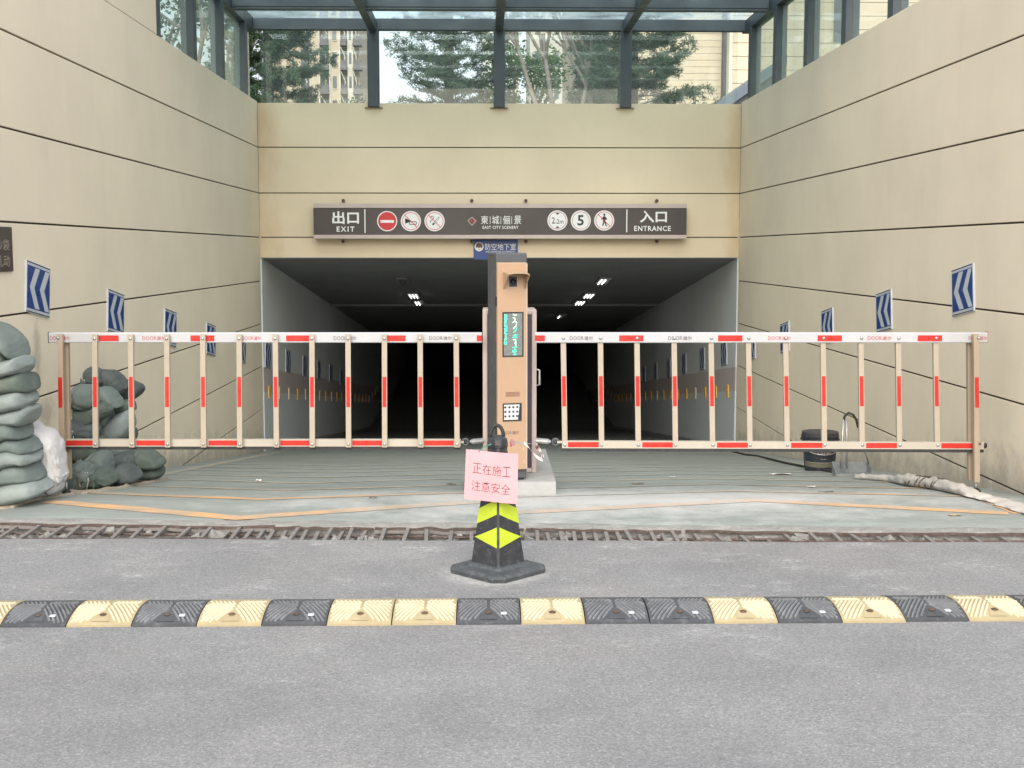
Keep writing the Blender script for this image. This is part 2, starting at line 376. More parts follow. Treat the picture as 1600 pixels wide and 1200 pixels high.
# ---------------------------------------------------------------- mesh helpers
class MB:
    def __init__(s): s.v = []; s.f = []; s.mi = []; s.sm = []; s.cur = 0; s.smooth = False
    def add(s, vs, fs):
        o = len(s.v); s.v += [tuple(p) for p in vs]
        for f in fs: s.f.append([i + o for i in f]); s.mi.append(s.cur); s.sm.append(s.smooth)
    def box(s, x0, x1, y0, y1, z0, z1, bev=0.0):
        if bev <= 0:
            vs = [(x, y, z) for x in (x0, x1) for y in (y0, y1) for z in (z0, z1)]
            s.add(vs, [(0, 1, 3, 2), (4, 6, 7, 5), (0, 4, 5, 1), (2, 3, 7, 6), (0, 2, 6, 4), (1, 5, 7, 3)])
        else:
            bm = bmesh.new(); bmesh.ops.create_cube(bm, size=1)
            for v in bm.verts:
                v.co = Vector(((x0 + x1) / 2 + v.co.x * (x1 - x0), (y0 + y1) / 2 + v.co.y * (y1 - y0), (z0 + z1) / 2 + v.co.z * (z1 - z0)))
            bmesh.ops.bevel(bm, geom=list(bm.edges), offset=bev, segments=2, affect='EDGES', profile=.5)
            bm.verts.index_update()
            s.add([v.co for v in bm.verts], [[v.index for v in f.verts] for f in bm.faces]); bm.free()
    def beam(s, p0, p1, w, d, up=(0, 1, 0)):
        """rectangular bar from p0 to p1; w across, d along `up`"""
        p0, p1 = Vector(p0), Vector(p1); a = (p1 - p0).normalized(); u = Vector(up)
        u = (u - a * u.dot(a)).normalized(); r = a.cross(u)
        vs = [p + r * i * w / 2 + u * j * d / 2 for p in (p0, p1) for i, j in ((-1, -1), (1, -1), (1, 1), (-1, 1))]
        s.add(vs, [(0, 3, 2, 1), (4, 5, 6, 7), (0, 1, 5, 4), (1, 2, 6, 5), (2, 3, 7, 6), (3, 0, 4, 7)])
    def tube(s, pts, rad, n=8, cap=True, flat=False):
        pts = [Vector(p) for p in pts]; rr = rad if isinstance(rad, (list, tuple)) else [rad] * len(pts)
        o = len(s.v); sm = s.smooth; s.smooth = not flat; u = None; vs = []
        for i, p in enumerate(pts):
            a = (pts[min(i + 1, len(pts) - 1)] - pts[max(i - 1, 0)]).normalized()
            if u is None: u = a.orthogonal().normalized()
            else:
                u = (u - a * u.dot(a))
                u = u.normalized() if u.length > 1e-6 else a.orthogonal().normalized()
            w = a.cross(u)
            vs += [p + (u * cos(2 * pi * k / n) + w * sin(2 * pi * k / n)) * rr[i] for k in range(n)]
        fs = [(i * n + k, i * n + (k + 1) % n, (i + 1) * n + (k + 1) % n, (i + 1) * n + k) for i in range(len(pts) - 1) for k in range(n)]
        if cap: fs += [tuple(reversed(range(n))), tuple(range((len(pts) - 1) * n, len(pts) * n))]
        s.add(vs, fs); s.smooth = sm
    def quad(s, a, b, c, d): s.add([a, b, c, d], [(0, 1, 2, 3)])
    def prism(s, poly, axis, t0, t1):
        """polygon in the plane normal to axis, between t0 and t1"""
        def mk(p, t):
            return (t, p[0], p[1]) if axis == 'x' else ((p[0], t, p[1]) if axis == 'y' else (p[0], p[1], t))
        n = len(poly)
        s.add([mk(p, t0) for p in poly] + [mk(p, t1) for p in poly],
              [tuple(range(n)), tuple(reversed(range(n, 2 * n)))] + [(i, i + n, (i + 1) % n + n, (i + 1) % n) for i in range(n)])
    def mesh(s, name, mats):
        me = bpy.data.meshes.new(name); me.from_pydata(s.v, [], s.f)
        for m in (mats if isinstance(mats, (list, tuple)) else [mats]): me.materials.append(M[m] if isinstance(m, str) else m)
        me.polygons.foreach_set('material_index', s.mi); me.polygons.foreach_set('use_smooth', s.sm)
        bm = bmesh.new(); bm.from_mesh(me)
        if len(bm.faces) < 6000: bmesh.ops.recalc_face_normals(bm, faces=bm.faces)
        bm.to_mesh(me); bm.free(); me.update(); return me
def link(name, me, parent=None, loc=(0, 0, 0), rot=(0, 0, 0)):
    o = bpy.data.objects.new(name, me); C.objects.link(o); o.location = loc; o.rotation_euler = rot
    if parent: o.parent = parent
    return o
def part(name, mb, mats, parent=None, loc=(0, 0, 0), rot=(0, 0, 0)):
    return link(name, mb.mesh(name, mats), parent, loc, rot)
def tag(o, label, cat, group=None):
    o['label'] = label; o['category'] = cat
    if group: o['group'] = group
    return o
def thing(name, label, cat, loc=(0, 0, 0), rotz=0.0, group=None):
    o = bpy.data.objects.new(name, None); C.objects.link(o); o.location = loc; o.rotation_euler = (0, 0, rotz)
    return tag(o, label, cat, group)
def struct(o, kind='structure'): o['kind'] = kind; return o
def boxpart(name, b, mats, parent, bev=0.0, loc=(0, 0, 0), rot=(0, 0, 0)):
    m = MB(); m.box(*b, bev); return part(name, m, mats, parent, loc, rot)

_txt = {}
def text_mesh(body, weight=0.0, spacing=1.0):
    key = (body, weight, spacing)
    if key in _txt: return _txt[key]
    c = bpy.data.curves.new('t', 'FONT'); c.body = body; c.offset = weight; c.resolution_u = 2
    c.space_character = spacing; c.align_x = 'LEFT'
    o = bpy.data.objects.new('t', c); C.objects.link(o)
    dg = bpy.context.evaluated_depsgraph_get(); dg.update()
    me = bpy.data.meshes.new_from_object(o.evaluated_get(dg))
    vs = [v.co.copy() for v in me.vertices]; fs = [list(p.vertices) for p in me.polygons]
    bpy.data.objects.remove(o); bpy.data.curves.remove(c); bpy.data.meshes.remove(me)
    x0 = min(v.x for v in vs); x1 = max(v.x for v in vs); y0 = min(v.y for v in vs); y1 = max(v.y for v in vs)
    _txt[key] = (vs, fs, x0, x1, y0, y1); return _txt[key]
def put_text(mb, body, org, ux, uz, w, h, weight=0.0, spacing=1.0, keep=False):
    """fit flat lettering into a w x h box centred on org; ux, uz are the reading and up directions"""
    vs, fs, x0, x1, y0, y1 = text_mesh(body, weight, spacing)
    sx, sy = w / (x1 - x0), h / (y1 - y0)
    if keep: sx = sy = min(sx, sy)
    org, ux, uz = Vector(org), Vector(ux), Vector(uz)
    mb.add([org + ux * (v.x - (x0 + x1) / 2) * sx + uz * (v.y - (y0 + y1) / 2) * sy for v in vs], fs)
M['sand'] = mat_concrete('spilled_sand', (.34, .285, .22), (.46, .40, .32), .5)

# ================================================================ THE SETTING
XL, XR, YB = -2.90, 3.35, 16.80            # inner faces of the side walls, face of the back wall
GZ = [-1.16, -.60, -.045, .51, 1.068, 1.636, 2.205, 2.79]      # heights of the grooves in the render
WT = 3.37
def drain_f(X): return 6.42 - .041 * (X + 1.16) + .008 * sin(X * 3.1)        # front edge of the drain
def drain_b(X): return 6.765 - .071 * (X + 1.22)                               # back edge of the drain
def ramp_s(X): return drain_b(X) + .125 + .012 * sin(X * 5) + .01 * sin(X * 13)  # where the green paint starts

# road: one sheet up to the drain, large enough to reach the horizon behind the camera
m = MB(); xs = [-300, -60, -12] + [-4 + .2 * i for i in range(42)] + [12, 60, 300]
ys = [-400, -60, -8, 0, 2, 4, 5.5]
def edge(x):
    xx = max(-4, min(4.2, x)); return drain_f(xx) + .012 * noise.noise(Vector((xx * 7, 0, 3)))
for i in range(len(xs) - 1):
    for j in range(len(ys) - 1):
        m.quad((xs[i], ys[j], 0), (xs[i + 1], ys[j], 0), (xs[i + 1], ys[j + 1], 0), (xs[i], ys[j + 1], 0))
    a, b = edge(xs[i]), edge(xs[i + 1])
    m.quad((xs[i], 5.5, 0), (xs[i + 1], 5.5, 0), (xs[i + 1], b, 0), (xs[i], a, 0))
    m.quad((xs[i], a, 0), (xs[i + 1], b, 0), (xs[i + 1], b + .004, -.2), (xs[i], a + .004, -.2))
struct(part('road', m, 'asphalt'))

# ramp: painted sheet following the slope
m = MB(); m.smooth = True; nx = 60
yy = [0]
rows = []
Yl = [k * .06 for k in range(0, 55)] + [3.35 + k * .3 for k in range(0, 124)]
for dy in Yl:
    row = []
    for i in range(nx + 1):
        x = XL - .4 + (XR - XL + .8) * i / nx
        y = ramp_s(x) * max(0, 1 - dy / 3) + 6.9 * min(1, dy / 3) + dy
        z = ramp_z(y)
        row.append((x, y, z - (.0 if dy else .012)))
    rows.append(row)
vs = [p for r in rows for p in r]
m.add(vs, [(j * (nx + 1) + i, j * (nx + 1) + i + 1, (j + 1) * (nx + 1) + i + 1, (j + 1) * (nx + 1) + i) for j in range(len(rows) - 1) for i in range(nx)])
struct(part('ramp', m, 'ramp'))

# broken concrete lip behind the drain
m = MB(); n = 260; cols = []
for i in range(n + 1):
    x = -4 + 8.4 * i / n; b0, b1 = drain_b(x), ramp_s(x); r = lambda k, a: a * noise.noise(Vector((x * 9, k * 3.7, 1.3)))
    r2 = lambda k, a: a * noise.noise(Vector((x * 31, k * 5.7, 4.3)))
    cols.append([(x, b0 + .012 + r2(9, .012), -.2), (x, b0 + r(0, .018) + r2(0, .012), -.03 + r(5, .02)), (x, b0 + .012 + r(1, .016) + r2(5, .01), -.004 + r(1, .008) + r2(2, .006)),
                 (x, b0 + .05, -.001 + r(2, .010) + r2(3, .008)), (x, b0 + .09 + r(6, .015), .001 + r(3, .009) + r2(4, .007)), (x, b1 + .02 + r2(7, .01), -.006 + r(4, .004))])
for i in range(n):
    for k in range(5): m.quad(cols[i][k], cols[i + 1][k], cols[i + 1][k + 1], cols[i][k + 1])
struct(part('concrete_kerb', m, 'concrete'))
# trench floor, with lumps of broken concrete in it
m = MB(); n, q = 240, 14
g = [[(-4 + 8.4 * i / n, 6.15 + .95 * j / q, -.085 + .05 * noise.fractal(Vector((i * .12, j * .42, 2)), .8, 2, 4) + .012 * random.random()) for i in range(n + 1)] for j in range(q + 1)]
m.add([p for r in g for p in r], [(j * (n + 1) + i, j * (n + 1) + i + 1, (j + 1) * (n + 1) + i + 1, (j + 1) * (n + 1) + i) for j in range(q) for i in range(n)])
struct(part('drain_trench', m, 'trench'))
m = MB()
for k in range(420):
    x = random.uniform(-3.0, 3.3); y = random.uniform(drain_f(x) + .02, drain_b(x) - .01); s = random.choice((.008, .012, .02, .035)) * random.uniform(.6, 1.3)
    c = Vector((x, y, -.055 + random.uniform(-.01, .015))); e = Euler((random.random() * 6, random.random() * 6, 0)).to_matrix()
    vs = [c + e @ Vector((a * s * random.uniform(.5, 1), b * s * random.uniform(.4, .9), d * s * .6)) for a in (-1, 1) for b in (-1, 1) for d in (-1, 1)]
    m.add(vs, [(0, 1, 3, 2), (4, 6, 7, 5), (0, 4, 5, 1), (2, 3, 7, 6), (0, 2, 6, 4), (1, 5, 7, 3)])
struct(part('concrete_rubble', m, 'concrete'), 'stuff')

# raised garden ground round the sunken entrance
m = MB()
m.box(-300, -3.3, 7.02, 500, -.3, 3.0); m.box(3.75, 300, 7.02, 500, -.3, 3.0); m.box(-3.299, 3.749, 17.12, 500, 1.75, 2.999)
struct(part('garden_ground', m, 'grass'))

# ---- painted markings: orange edge lines and chevrons, 4 mm above the ramp
def strip(pts, w):
    m = MB(); P0 = [Vector(p) for p in pts]; L = []
    for i, p in enumerate(P0):
        a = (P0[min(i + 1, len(P0) - 1)] - P0[max(i - 1, 0)]); a.z = 0; a.normalize(); nrm = Vector((-a.y, a.x, 0)) * w / 2
        ww = 1 + .12 * noise.noise(p * 5)
        for q in (p - nrm * ww, p + nrm * ww): L.append((q.x, q.y, ramp_z(q.y) + .0025))
    m.add(L, [(2 * i, 2 * i + 1, 2 * i + 3, 2 * i + 2) for i in range(len(P0) - 1)]); return m
def seg(a, b, n=44): return [Vector(a).lerp(Vector(b), i / n) for i in range(n + 1)]
def chev(xs_, y0, dyl, dyr): # polyline left, apex, right
    a = (xs_[0], y0 + dyl, 0); b = (xs_[1], y0, 0); c = (xs_[2], y0 + dyr, 0)
    return seg(a, b) + seg(b, c)[1:]
for k in range(14):
    y0 = (6.985, 7.68, 8.42)[k] if k < 3 else 7.05 + .70 * k + (.05 * (k % 3))
    struct(part('lane_marking', strip(chev((-2.62, -1.36 + .015 * k, .1), y0, .62, .58), .125 if k < 2 else .075), 'line'))
for k in range(13):
    y0 = 7.52 + .66 * k
    struct(part('lane_marking', strip(chev((.12, 1.62, 2.95), y0, -.42, -.50), .11 if k < 1 else .07), 'line'))
struct(part('edge_line', strip(seg((-2.66, 8.2, 0), (-2.62, 16.5, 0), 50), .11), 'line'))
struct(part('edge_line', strip(seg((3.02, 7.0, 0), (3.02, 16.5, 0), 50), .10), 'line'))

# ================================================================ WALLS
def side_wall(name, label, face, back, panels, ytall=None):
    t = thing(name, label, 'wall', (face, 7.0, 0))
    s = 1 if back < face else -1; d = .016
    m = MB(); m.box(min(back, face - s * d) - face, max(back, face - s * d) - face, .012, 10.1, -3.6, WT - .004)
    if ytall: m.box(min(back, face - s * d) - face, max(back, face - s * d) - face, .012, ytall - 7.0 - .01, WT - .003, 5.3)
    part('wall_core', m, 'groove', t)
    zs = [-3.6] + GZ + [WT + .008]
    for a, b in zip(zs, zs[1:]):
        m = MB(); m.box(min(0, -s * (d + .003)), max(0, -s * (d + .003)), 0, YB - 7.0 - .004, a + .0065, b - .0065, .003)
        part('wall_panel', m, 'wall', t)
    if ytall:
        for a, b in ((WT, 3.95), (3.95, 4.52), (4.52, 5.3)):
            m = MB(); m.box(min(0, -s * (d + .003)), max(0, -s * (d + .003)), 0, ytall - 7.0, a + .0065, b - .0065, .003)
            part('wall_panel', m, 'wall', t)
    m = MB(); m.box(min(back - face, -s * .02), max(back - face, -s * .02), 0, 10.1, WT - .003, WT + .001)
    part('wall_top', m, 'wall', t)
    return t
side_wall('retaining_wall', 'long beige rendered wall left of the ramp, taller at its near end', XL, -3.3, None, 11.72)
side_wall('retaining_wall', 'long beige rendered wall right of the ramp with bucket and dustpan at its foot', XR, 3.75, None)
t = thing('portal_wall', 'beige end wall over the garage opening carrying the long dark sign', 'wall', (0, YB, 0))
m = MB(); m.box(XL - .02, XR + .02, .016, .31, 1.385, 3.346); part('wall_core', m, 'groove', t)
for a, b in ((1.369, 1.636), (1.636, 2.205), (2.205, 2.79), (2.79, 3.358)):
    m = MB(); m.box(XL + .001, XR - .001, 0, .019, a + .0065, b - .0065, .003); part('wall_panel', m, 'wall_back', t)
m = MB(); m.box(XL, XR, .019, .33, 3.346, 3.351); part('wall_top', m, 'wall_back', t)
m = MB(); m.box(XL, XR, -.006, .05, 1.368, 1.3765); part('drip_edge', m, 'plinth', t)

# ================================================================ TUNNEL
SL = .122
def ceil_z(Y): return 1.366 - SL * (min(Y, 32.2) - YB)
for nm, x0, x1, lab in (('tunnel_wall', -3.3, -2.885, 'grey painted left wall inside the dark garage tunnel'), ('tunnel_wall', 3.335, 3.75, 'grey painted right wall inside the dark garage tunnel')):
    m = MB(); m.box(x0, x1, 17.0 - .19, 47, -3.6, 1.9); tag(part(nm, m, 'tunnel'), lab, 'wall')
m = MB()
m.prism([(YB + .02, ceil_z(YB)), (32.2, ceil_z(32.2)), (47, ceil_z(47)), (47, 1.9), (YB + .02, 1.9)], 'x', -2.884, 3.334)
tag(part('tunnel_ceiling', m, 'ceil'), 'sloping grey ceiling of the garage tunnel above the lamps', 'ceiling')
m = MB(); z = ceil_z(24.4); m.box(-2.884, 3.334, 24.2, 24.6, z - .02, z + .3, .01); tag(part('ceiling_beam', m, 'ceil'), 'concrete beam crossing the dark tunnel ceiling behind the lit lamps', 'beam')
m = MB(); m.box(-3.3, 3.75, 46.9, 47.2, -3.6, 1.9); tag(part('tunnel_wall', m, 'dark'), 'far end wall at the bottom of the tunnel, coloured black for the darkness', 'wall')
# kerb strip along the tunnel walls
for x0, x1, lab in ((-2.884, -2.80, 'low dark kerb at the foot of the left tunnel wall'), (3.25, 3.334, 'low dark kerb at the foot of the right tunnel wall')):
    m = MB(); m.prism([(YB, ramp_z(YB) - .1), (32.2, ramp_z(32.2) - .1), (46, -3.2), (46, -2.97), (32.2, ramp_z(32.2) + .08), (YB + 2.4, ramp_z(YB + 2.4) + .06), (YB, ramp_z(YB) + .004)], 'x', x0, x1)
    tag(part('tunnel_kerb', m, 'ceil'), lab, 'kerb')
def tunnel_lamp(X, Y, lit, n, label):
    z = ceil_z(Y); t = thing('tunnel_lamp', label, 'lamp', (X, Y, z), 0, 'lamps along the tunnel ceiling')
    t.rotation_euler = (-math.atan(SL), 0, 0); t.scale = (.6, .62, .6)
    m = MB(); m.box(-.15, .15, -.6, .6, -.05, -.004, .008); part('lamp_body', m, 'plinth' if lit else 'tube_off', t)
    for i in range(3):
        m = MB(); x = -.09 + .09 * i; m.tube([(x, -.56, -.072), (x, .56, -.072)], .010, 8)
        part('lamp_tube', m, 'tube' if i < n else 'tube_off', t)
tunnel_lamp(-1.22, 19.6, False, 0, 'unlit lamp nearest the opening on the left side of the tunnel ceiling')
tunnel_lamp(-1.20, 22.1, True, 3, 'first lit lamp left of the kiosk on the tunnel ceiling')
tunnel_lamp(-1.18, 23.6, True, 2, 'second lit lamp left of the kiosk, just above the ceiling beam')
tunnel_lamp(1.84, 19.6, True, 2, 'brightest and nearest lit lamp on the right side of the tunnel ceiling')
tunnel_lamp(1.82, 22.1, True, 3, 'middle lit lamp on the right side of the tunnel ceiling')
tunnel_lamp(1.78, 23.6, True, 3, 'lit lamp close in front of the ceiling beam on the right side')
tunnel_lamp(1.66, 27.2, True, 1, 'faint farthest lamp on the right side beyond the ceiling beam')
# amber reflectors at wheel height
amber = simple('amber_reflector', (.95, .52, .08), .3, .1, 20, bump=0); amber2 = simple('faded_amber_reflector', (.80, .66, .46), .35, .1, 20, bump=0)
OR = 'first second third fourth fifth sixth seventh eighth ninth tenth eleventh twelfth thirteenth fourteenth fifteenth sixteenth seventeenth eighteenth nineteenth twentieth twenty-first'.split()
mm = MB(); mm.box(0, .014, -.06, .06, -.085, .085, .003); me_a = mm.mesh('reflector', amber); me_b = mm.mesh('reflector_pale', amber2)
for side in (0, 1):
    for k in range(21):
        Y = 17.17 + .88 * k + (.12 if side else 0); x = -2.8848 if not side else 3.3348
        o = link('wall_reflector', me_b if (not side and k in (1, 2, 4, 6, 8, 13, 16, 17, 18, 19, 20)) or (side and k % 5 == 3) else me_a, None, (x, Y, ramp_z(Y) + .79), (0, 0, pi if side else 0))
        where = ('left', 'right')[side]
        tag(o, ('%s amber reflector counted inward from the opening, low on the %s tunnel wall' % (OR[k], where)).replace('first', 'nearest, first'), 'reflector', 'reflectors on the %s tunnel wall' % where)

# ================================================================ ARROW SIGNS ON THE WALLS
def arrow_sign(side, Y, z, label):
    """enamelled plate .42 x .32 with two silver chevrons; local x runs away from the wall, y along it"""
    face = XL if side < 0 else XR
    if Y > 16.8: face = -2.885 if side < 0 else 3.335
    t = thing('arrow_sign', label, 'sign', (face, Y, z), 0, 'blue arrow signs on the ramp walls')
    t.rotation_euler = (-radians(8.5), 0, 0)      # hung parallel to the slope of the ramp
    s = 1 if side < 0 else -1; w, h = .22, .165
    if side > 0: w = .20
    def bx(nm, mt, y0, y1, z0, z1, d0, d1):
        m = MB(); m.box(min(s * d0, s * d1), max(s * d0, s * d1), y0, y1, z0, z1); part(nm, m, mt, t)
    bx('sign_plate', 'ink_silver', -w, w, -h, h, 0, .012)
    bx('sign_face', 'ink_blue', -w + .012, w - .012, -h + .028, h - .028, .012, .0135)
    bx('sign_border', 'navy', -w + .004, w - .004, h - .010, h - .004, .012, .0135)
    bx('sign_border', 'navy', -w + .004, w - .004, -h + .004, -h + .010, .012, .0135)
    dr = -1 if side < 0 else 1          # the point of the arrow: towards the photo's left
    for k in (0, 1):
        m = MB(); c = dr * (.17 - .185 * k) if side < 0 else (.155 - .17 * k); hh = h - .034; a = .10; th = .085
        tip = c; P_ = [(tip, 0), (tip - dr * a, hh), (tip - dr * (a + th), hh), (tip - dr * th, 0), (tip - dr * (a + th), -hh), (tip - dr * a, -hh)]
        m.add([(s * .0147, max(-w + .014, min(w - .014, p[0])), p[1]) for p in P_], [(0, 1, 2, 3), (0, 3, 4, 5)]); part('chevron', m, 'ink_silver', t)
    return t
ordn = ['nearest', 'second', 'third', 'fourth', 'fifth', 'sixth', 'seventh', 'eighth', 'ninth', 'tenth', 'eleventh', 'twelfth']
for k in range(11):
    Y = 8.40 + 1.745 * k; arrow_sign(-1, Y, 1.205 - .2275 * k + (.0 if k else .005), 'blue and silver double arrow sign, %s from the front along the left wall' % ordn[k])
for k in range(11):
    Y = 8.87 + 1.745 * k; arrow_sign(1, Y, 1.187 - .2275 * k, 'blue and silver double arrow sign, %s from the front along the right wall' % ordn[k])
# brown plaque at the left edge of the view
t = thing('wall_plaque', 'brown plaque with pale lettering on the left wall above the sandbags', 'plaque', (XL, 7.66, 1.47))
m = MB(); m.box(0, .012, -.30, .31, -.135, .135, .002); part('plaque_plate', m, 'sign_dark', t)
m = MB(); put_text(m, '防汛沙袋', (.0135, .03, .025), (0, 1, 0), (0, 0, 1), .44, .07, .0); put_text(m, '请勿乱动', (.0135, .03, -.07), (0, 1, 0), (0, 0, 1), .44, .07, .0)
part('lettering', m, 'bucket_print', t)

# ================================================================ GLASS CANOPY
ZB = P(780, 47, 16.72).z
t = canopy = thing('glass_canopy', 'dark slate metal canopy glazed with clear panes over the ramp', 'canopy', (0, YB, WT))
o_ = Vector((0, YB, WT))
def cbox(nm, mt, x0, x1, y0, y1, z0, z1, bev=.004):
    m = MB(); m.box(x0, x1, y0 - YB, y1 - YB, z0 - WT, z1 - WT, bev); return part(nm, m, mt, t)
bp = [P(583, 100, 16.75).x, P(780, 100, 16.75).x, P(978, 100, 16.75).x]
for x in bp:
    p_ = cbox('post', 'steel', x - .072, x + .072, 16.72, 16.87, 3.30, ZB)
    m = MB(); m.box(x - .115, x + .115, 16.765 - YB, 16.80 - YB - .001, 3.285 - WT, 3.298 - WT); part('base_plate', m, 'bark_pale', p_)
lp = [11.88, 13.37, 14.80, 16.24]; rp = [7.95, 9.35, 10.78, 12.17, 13.60, 15.05, 16.45]
for y in lp: cbox('post', 'steel', XL - .15, XL - .02, y - .075, y + .075, WT - .02, ZB)
for y in rp: cbox('post', 'steel', XR + .02, XR + .15, y - .075, y + .075, WT - .02, ZB)
for y in (16.78, 15.40, 14.0, 12.6, 11.2): cbox('beam', 'steel', XL - .02, XR + .02, y - .06, y + .06, ZB, ZB + .14)
for y in (15.40, 14.0, 12.6, 11.2): cbox('beam_trim', 'steel', XL - .019, XR + .019, y - .075, y - .061, ZB + .03, ZB + .045, 0)
for x in bp: cbox('rafter', 'steel', x - .05, x + .05, 11.1, 16.71, ZB - .015, ZB + .12)
cbox('side_beam', 'steel', XL - .16, XL - .021, 11.75, 16.95, ZB + .001, ZB + .143)
cbox('side_beam', 'steel', XR + .021, XR + .16, 7.9, 16.95, ZB + .001, ZB + .143)
xb = [XL - .02] + bp + [XR + .02]
for a, b in zip(xb, xb[1:]):
    cbox('glass_pane', 'pane', a + .06, b - .06, 16.90, 16.908, 3.352, ZB + .02, 0)
    yb_ = [11.2, 12.6, 14.0, 15.4, 16.95]
    for c, d in zip(yb_, yb_[1:]): cbox('roof_pane', 'roof_glass', a + .005, b - .005, c + .005, d - .005, ZB + .146, ZB + .156, 0)
for a, b in zip(lp, lp[1:] + [16.9]): cbox('glass_pane', 'side_pane', XL - .10, XL - .092, a + .08, b - .08, WT, ZB, 0)
for a, b in zip(rp, rp[1:] + [16.9]): cbox('glass_pane', 'side_pane' if a > 11 else 'pane', XR + .092, XR + .10, a + .08, b - .08, WT, ZB, 0)

# ================================================================ OVERHEAD SIGN
YS = 16.60
def sp(x, y): q = P(x, y, YS); return q.x, q.z
x0, zt = sp(491, 325); x1, zb = sp(1071, 367); _, ztt = sp(780, 318.5); _, zbb = sp(780, 373)
t = thing('entrance_sign', 'long dark brown overhead sign with exit and entrance lettering and round traffic symbols', 'sign', ((x0 + x1) / 2, YS, (zt + zb) / 2))
cx, cz = (x0 + x1) / 2, (zt + zb) / 2
def sbox(nm, mt, a, b, y0, y1, c, d, bev=0.0, par=None):
    m = MB(); m.box(a - cx, b - cx, y0, y1, c - cz, d - cz, bev); return part(nm, m, mt, par or t)
sbox('sign_panel', 'sign_dark', x0, x1, 0, .10, zb, zt)
sbox('top_trim', 'sign_trim', x0 - .01, x1 + .01, -.015, .11, zt + .001, ztt, .003)
sbox('bottom_trim', 'sign_trim', x0 - .01, x1 + .01, -.03, .11, zbb, zb - .001, .003)
sbox('end_trim', 'kiosk', x0 - .012, x0 - .001, -.005, .10, zb, zt); sbox('end_trim', 'kiosk', x1 + .001, x1 + .012, -.005, .10, zb, zt)
xm = sp(779, 345)[0]; sbox('panel_joint', 'ink_black', xm - .002, xm + .002, -.0012, 0, zb, zt)
for px in (535, 737, 822, 1028):
    for py in (313, 377):
        q = sp(px, py); m = MB(); m.tube([(q[0] - cx, .10, q[1] - cz), (q[0] - cx, .198, q[1] - cz)], .012, 8)
        m.tube([(q[0] - cx, .09, q[1] - cz), (q[0] - cx, .105, q[1] - cz)], .022, 10); part('fixing_bolt', m, 'bolt', t)
U, W_ = (1, 0, 0), (0, 0, 1)
def stext(body, xa, xb, ya, yb, mt, weight, spacing=1.0):
    a = sp(xa, ya); b = sp(xb, yb); m = MB()
    put_text(m, body, ((a[0] + b[0]) / 2 - cx, -.0022, (a[1] + b[1]) / 2 - cz), U, W_, b[0] - a[0], a[1] - b[1], weight, spacing)
    part('lettering', m, mt, t)
stext('出口', 519, 561, 330, 350, 'ink_white', .028); stext('EXIT', 526, 554, 354, 362, 'ink_white', .02, 1.3)
stext('入口', 1000, 1042, 329, 348, 'ink_white', .028); stext('ENTRANCE', 991, 1048, 353, 361, 'ink_white', .02, 1.15)
for i, c in enumerate('東城俪景'): stext(c, 751.5 + i * 17.2, 762.8 + i * 17.2, 337, 350.3, 'ink_white', .004)
stext('EAST CITY SCENERY', 754, 810, 353, 357.6, 'ink_white', .012, 1.1)
for px, ya, yb in ((570, 327, 364), (979.5, 327, 363), (765.8, 338, 350), (782.6, 338, 350), (799.6, 338, 350)):
    a, b = sp(px, ya), sp(px, yb); w = .007 if yb - ya > 20 else .003
    sbox('divider_line', 'ink_white', a[0] - w, a[0] + w, -.002, 0, b[1], a[1])
def disc(px, py, r, mt, d, n=36, r0=0.0, name='symbol_disc'):
    q = sp(px, py); m = MB(); x, z = q[0] - cx, q[1] - cz; R, R0 = r * YS / F, r0 * YS / F
    pa = [(x + R * cos(2 * pi * k / n), -d, z + R * sin(2 * pi * k / n)) for k in range(n)]
    if r0 == 0: m.add(pa, [tuple(range(n))])
    else:
        pb = [(x + R0 * cos(2 * pi * k / n), -d, z + R0 * sin(2 * pi * k / n)) for k in range(n)]
        m.add(pa + pb, [(k, (k + 1) % n, n + (k + 1) % n, n + k) for k in range(n)])
    return part(name, m, mt, t)
def sstroke(pts, w, mt, d, px=0, py=0, name='symbol_mark', polys=()):
    """polyline(s) in sign pixels as flat bars, plus filled polygons"""
    m = MB()
    for pl in pts:
        for a, b in zip(pl, pl[1:]):
            A = sp(px + a[0], py + a[1]); B = sp(px + b[0], py + b[1]); dx, dz = B[0] - A[0], B[1] - A[1]; L = math.hypot(dx, dz)
            nx_, nz_ = -dz / L * w / 2 * YS / F, dx / L * w / 2 * YS / F
            m.add([(A[0] - nx_ - cx, -d, A[1] - nz_ - cz), (B[0] - nx_ - cx, -d, B[1] - nz_ - cz), (B[0] + nx_ - cx, -d, B[1] + nz_ - cz), (A[0] + nx_ - cx, -d, A[1] + nz_ - cz)], [(0, 1, 2, 3)])
    for pg in polys:
        m.add([(sp(px + a, py + b)[0] - cx, -d, sp(px + a, py + b)[1] - cz) for a, b in pg], [tuple(range(len(pg)))])
    return part(name, m, mt, t)
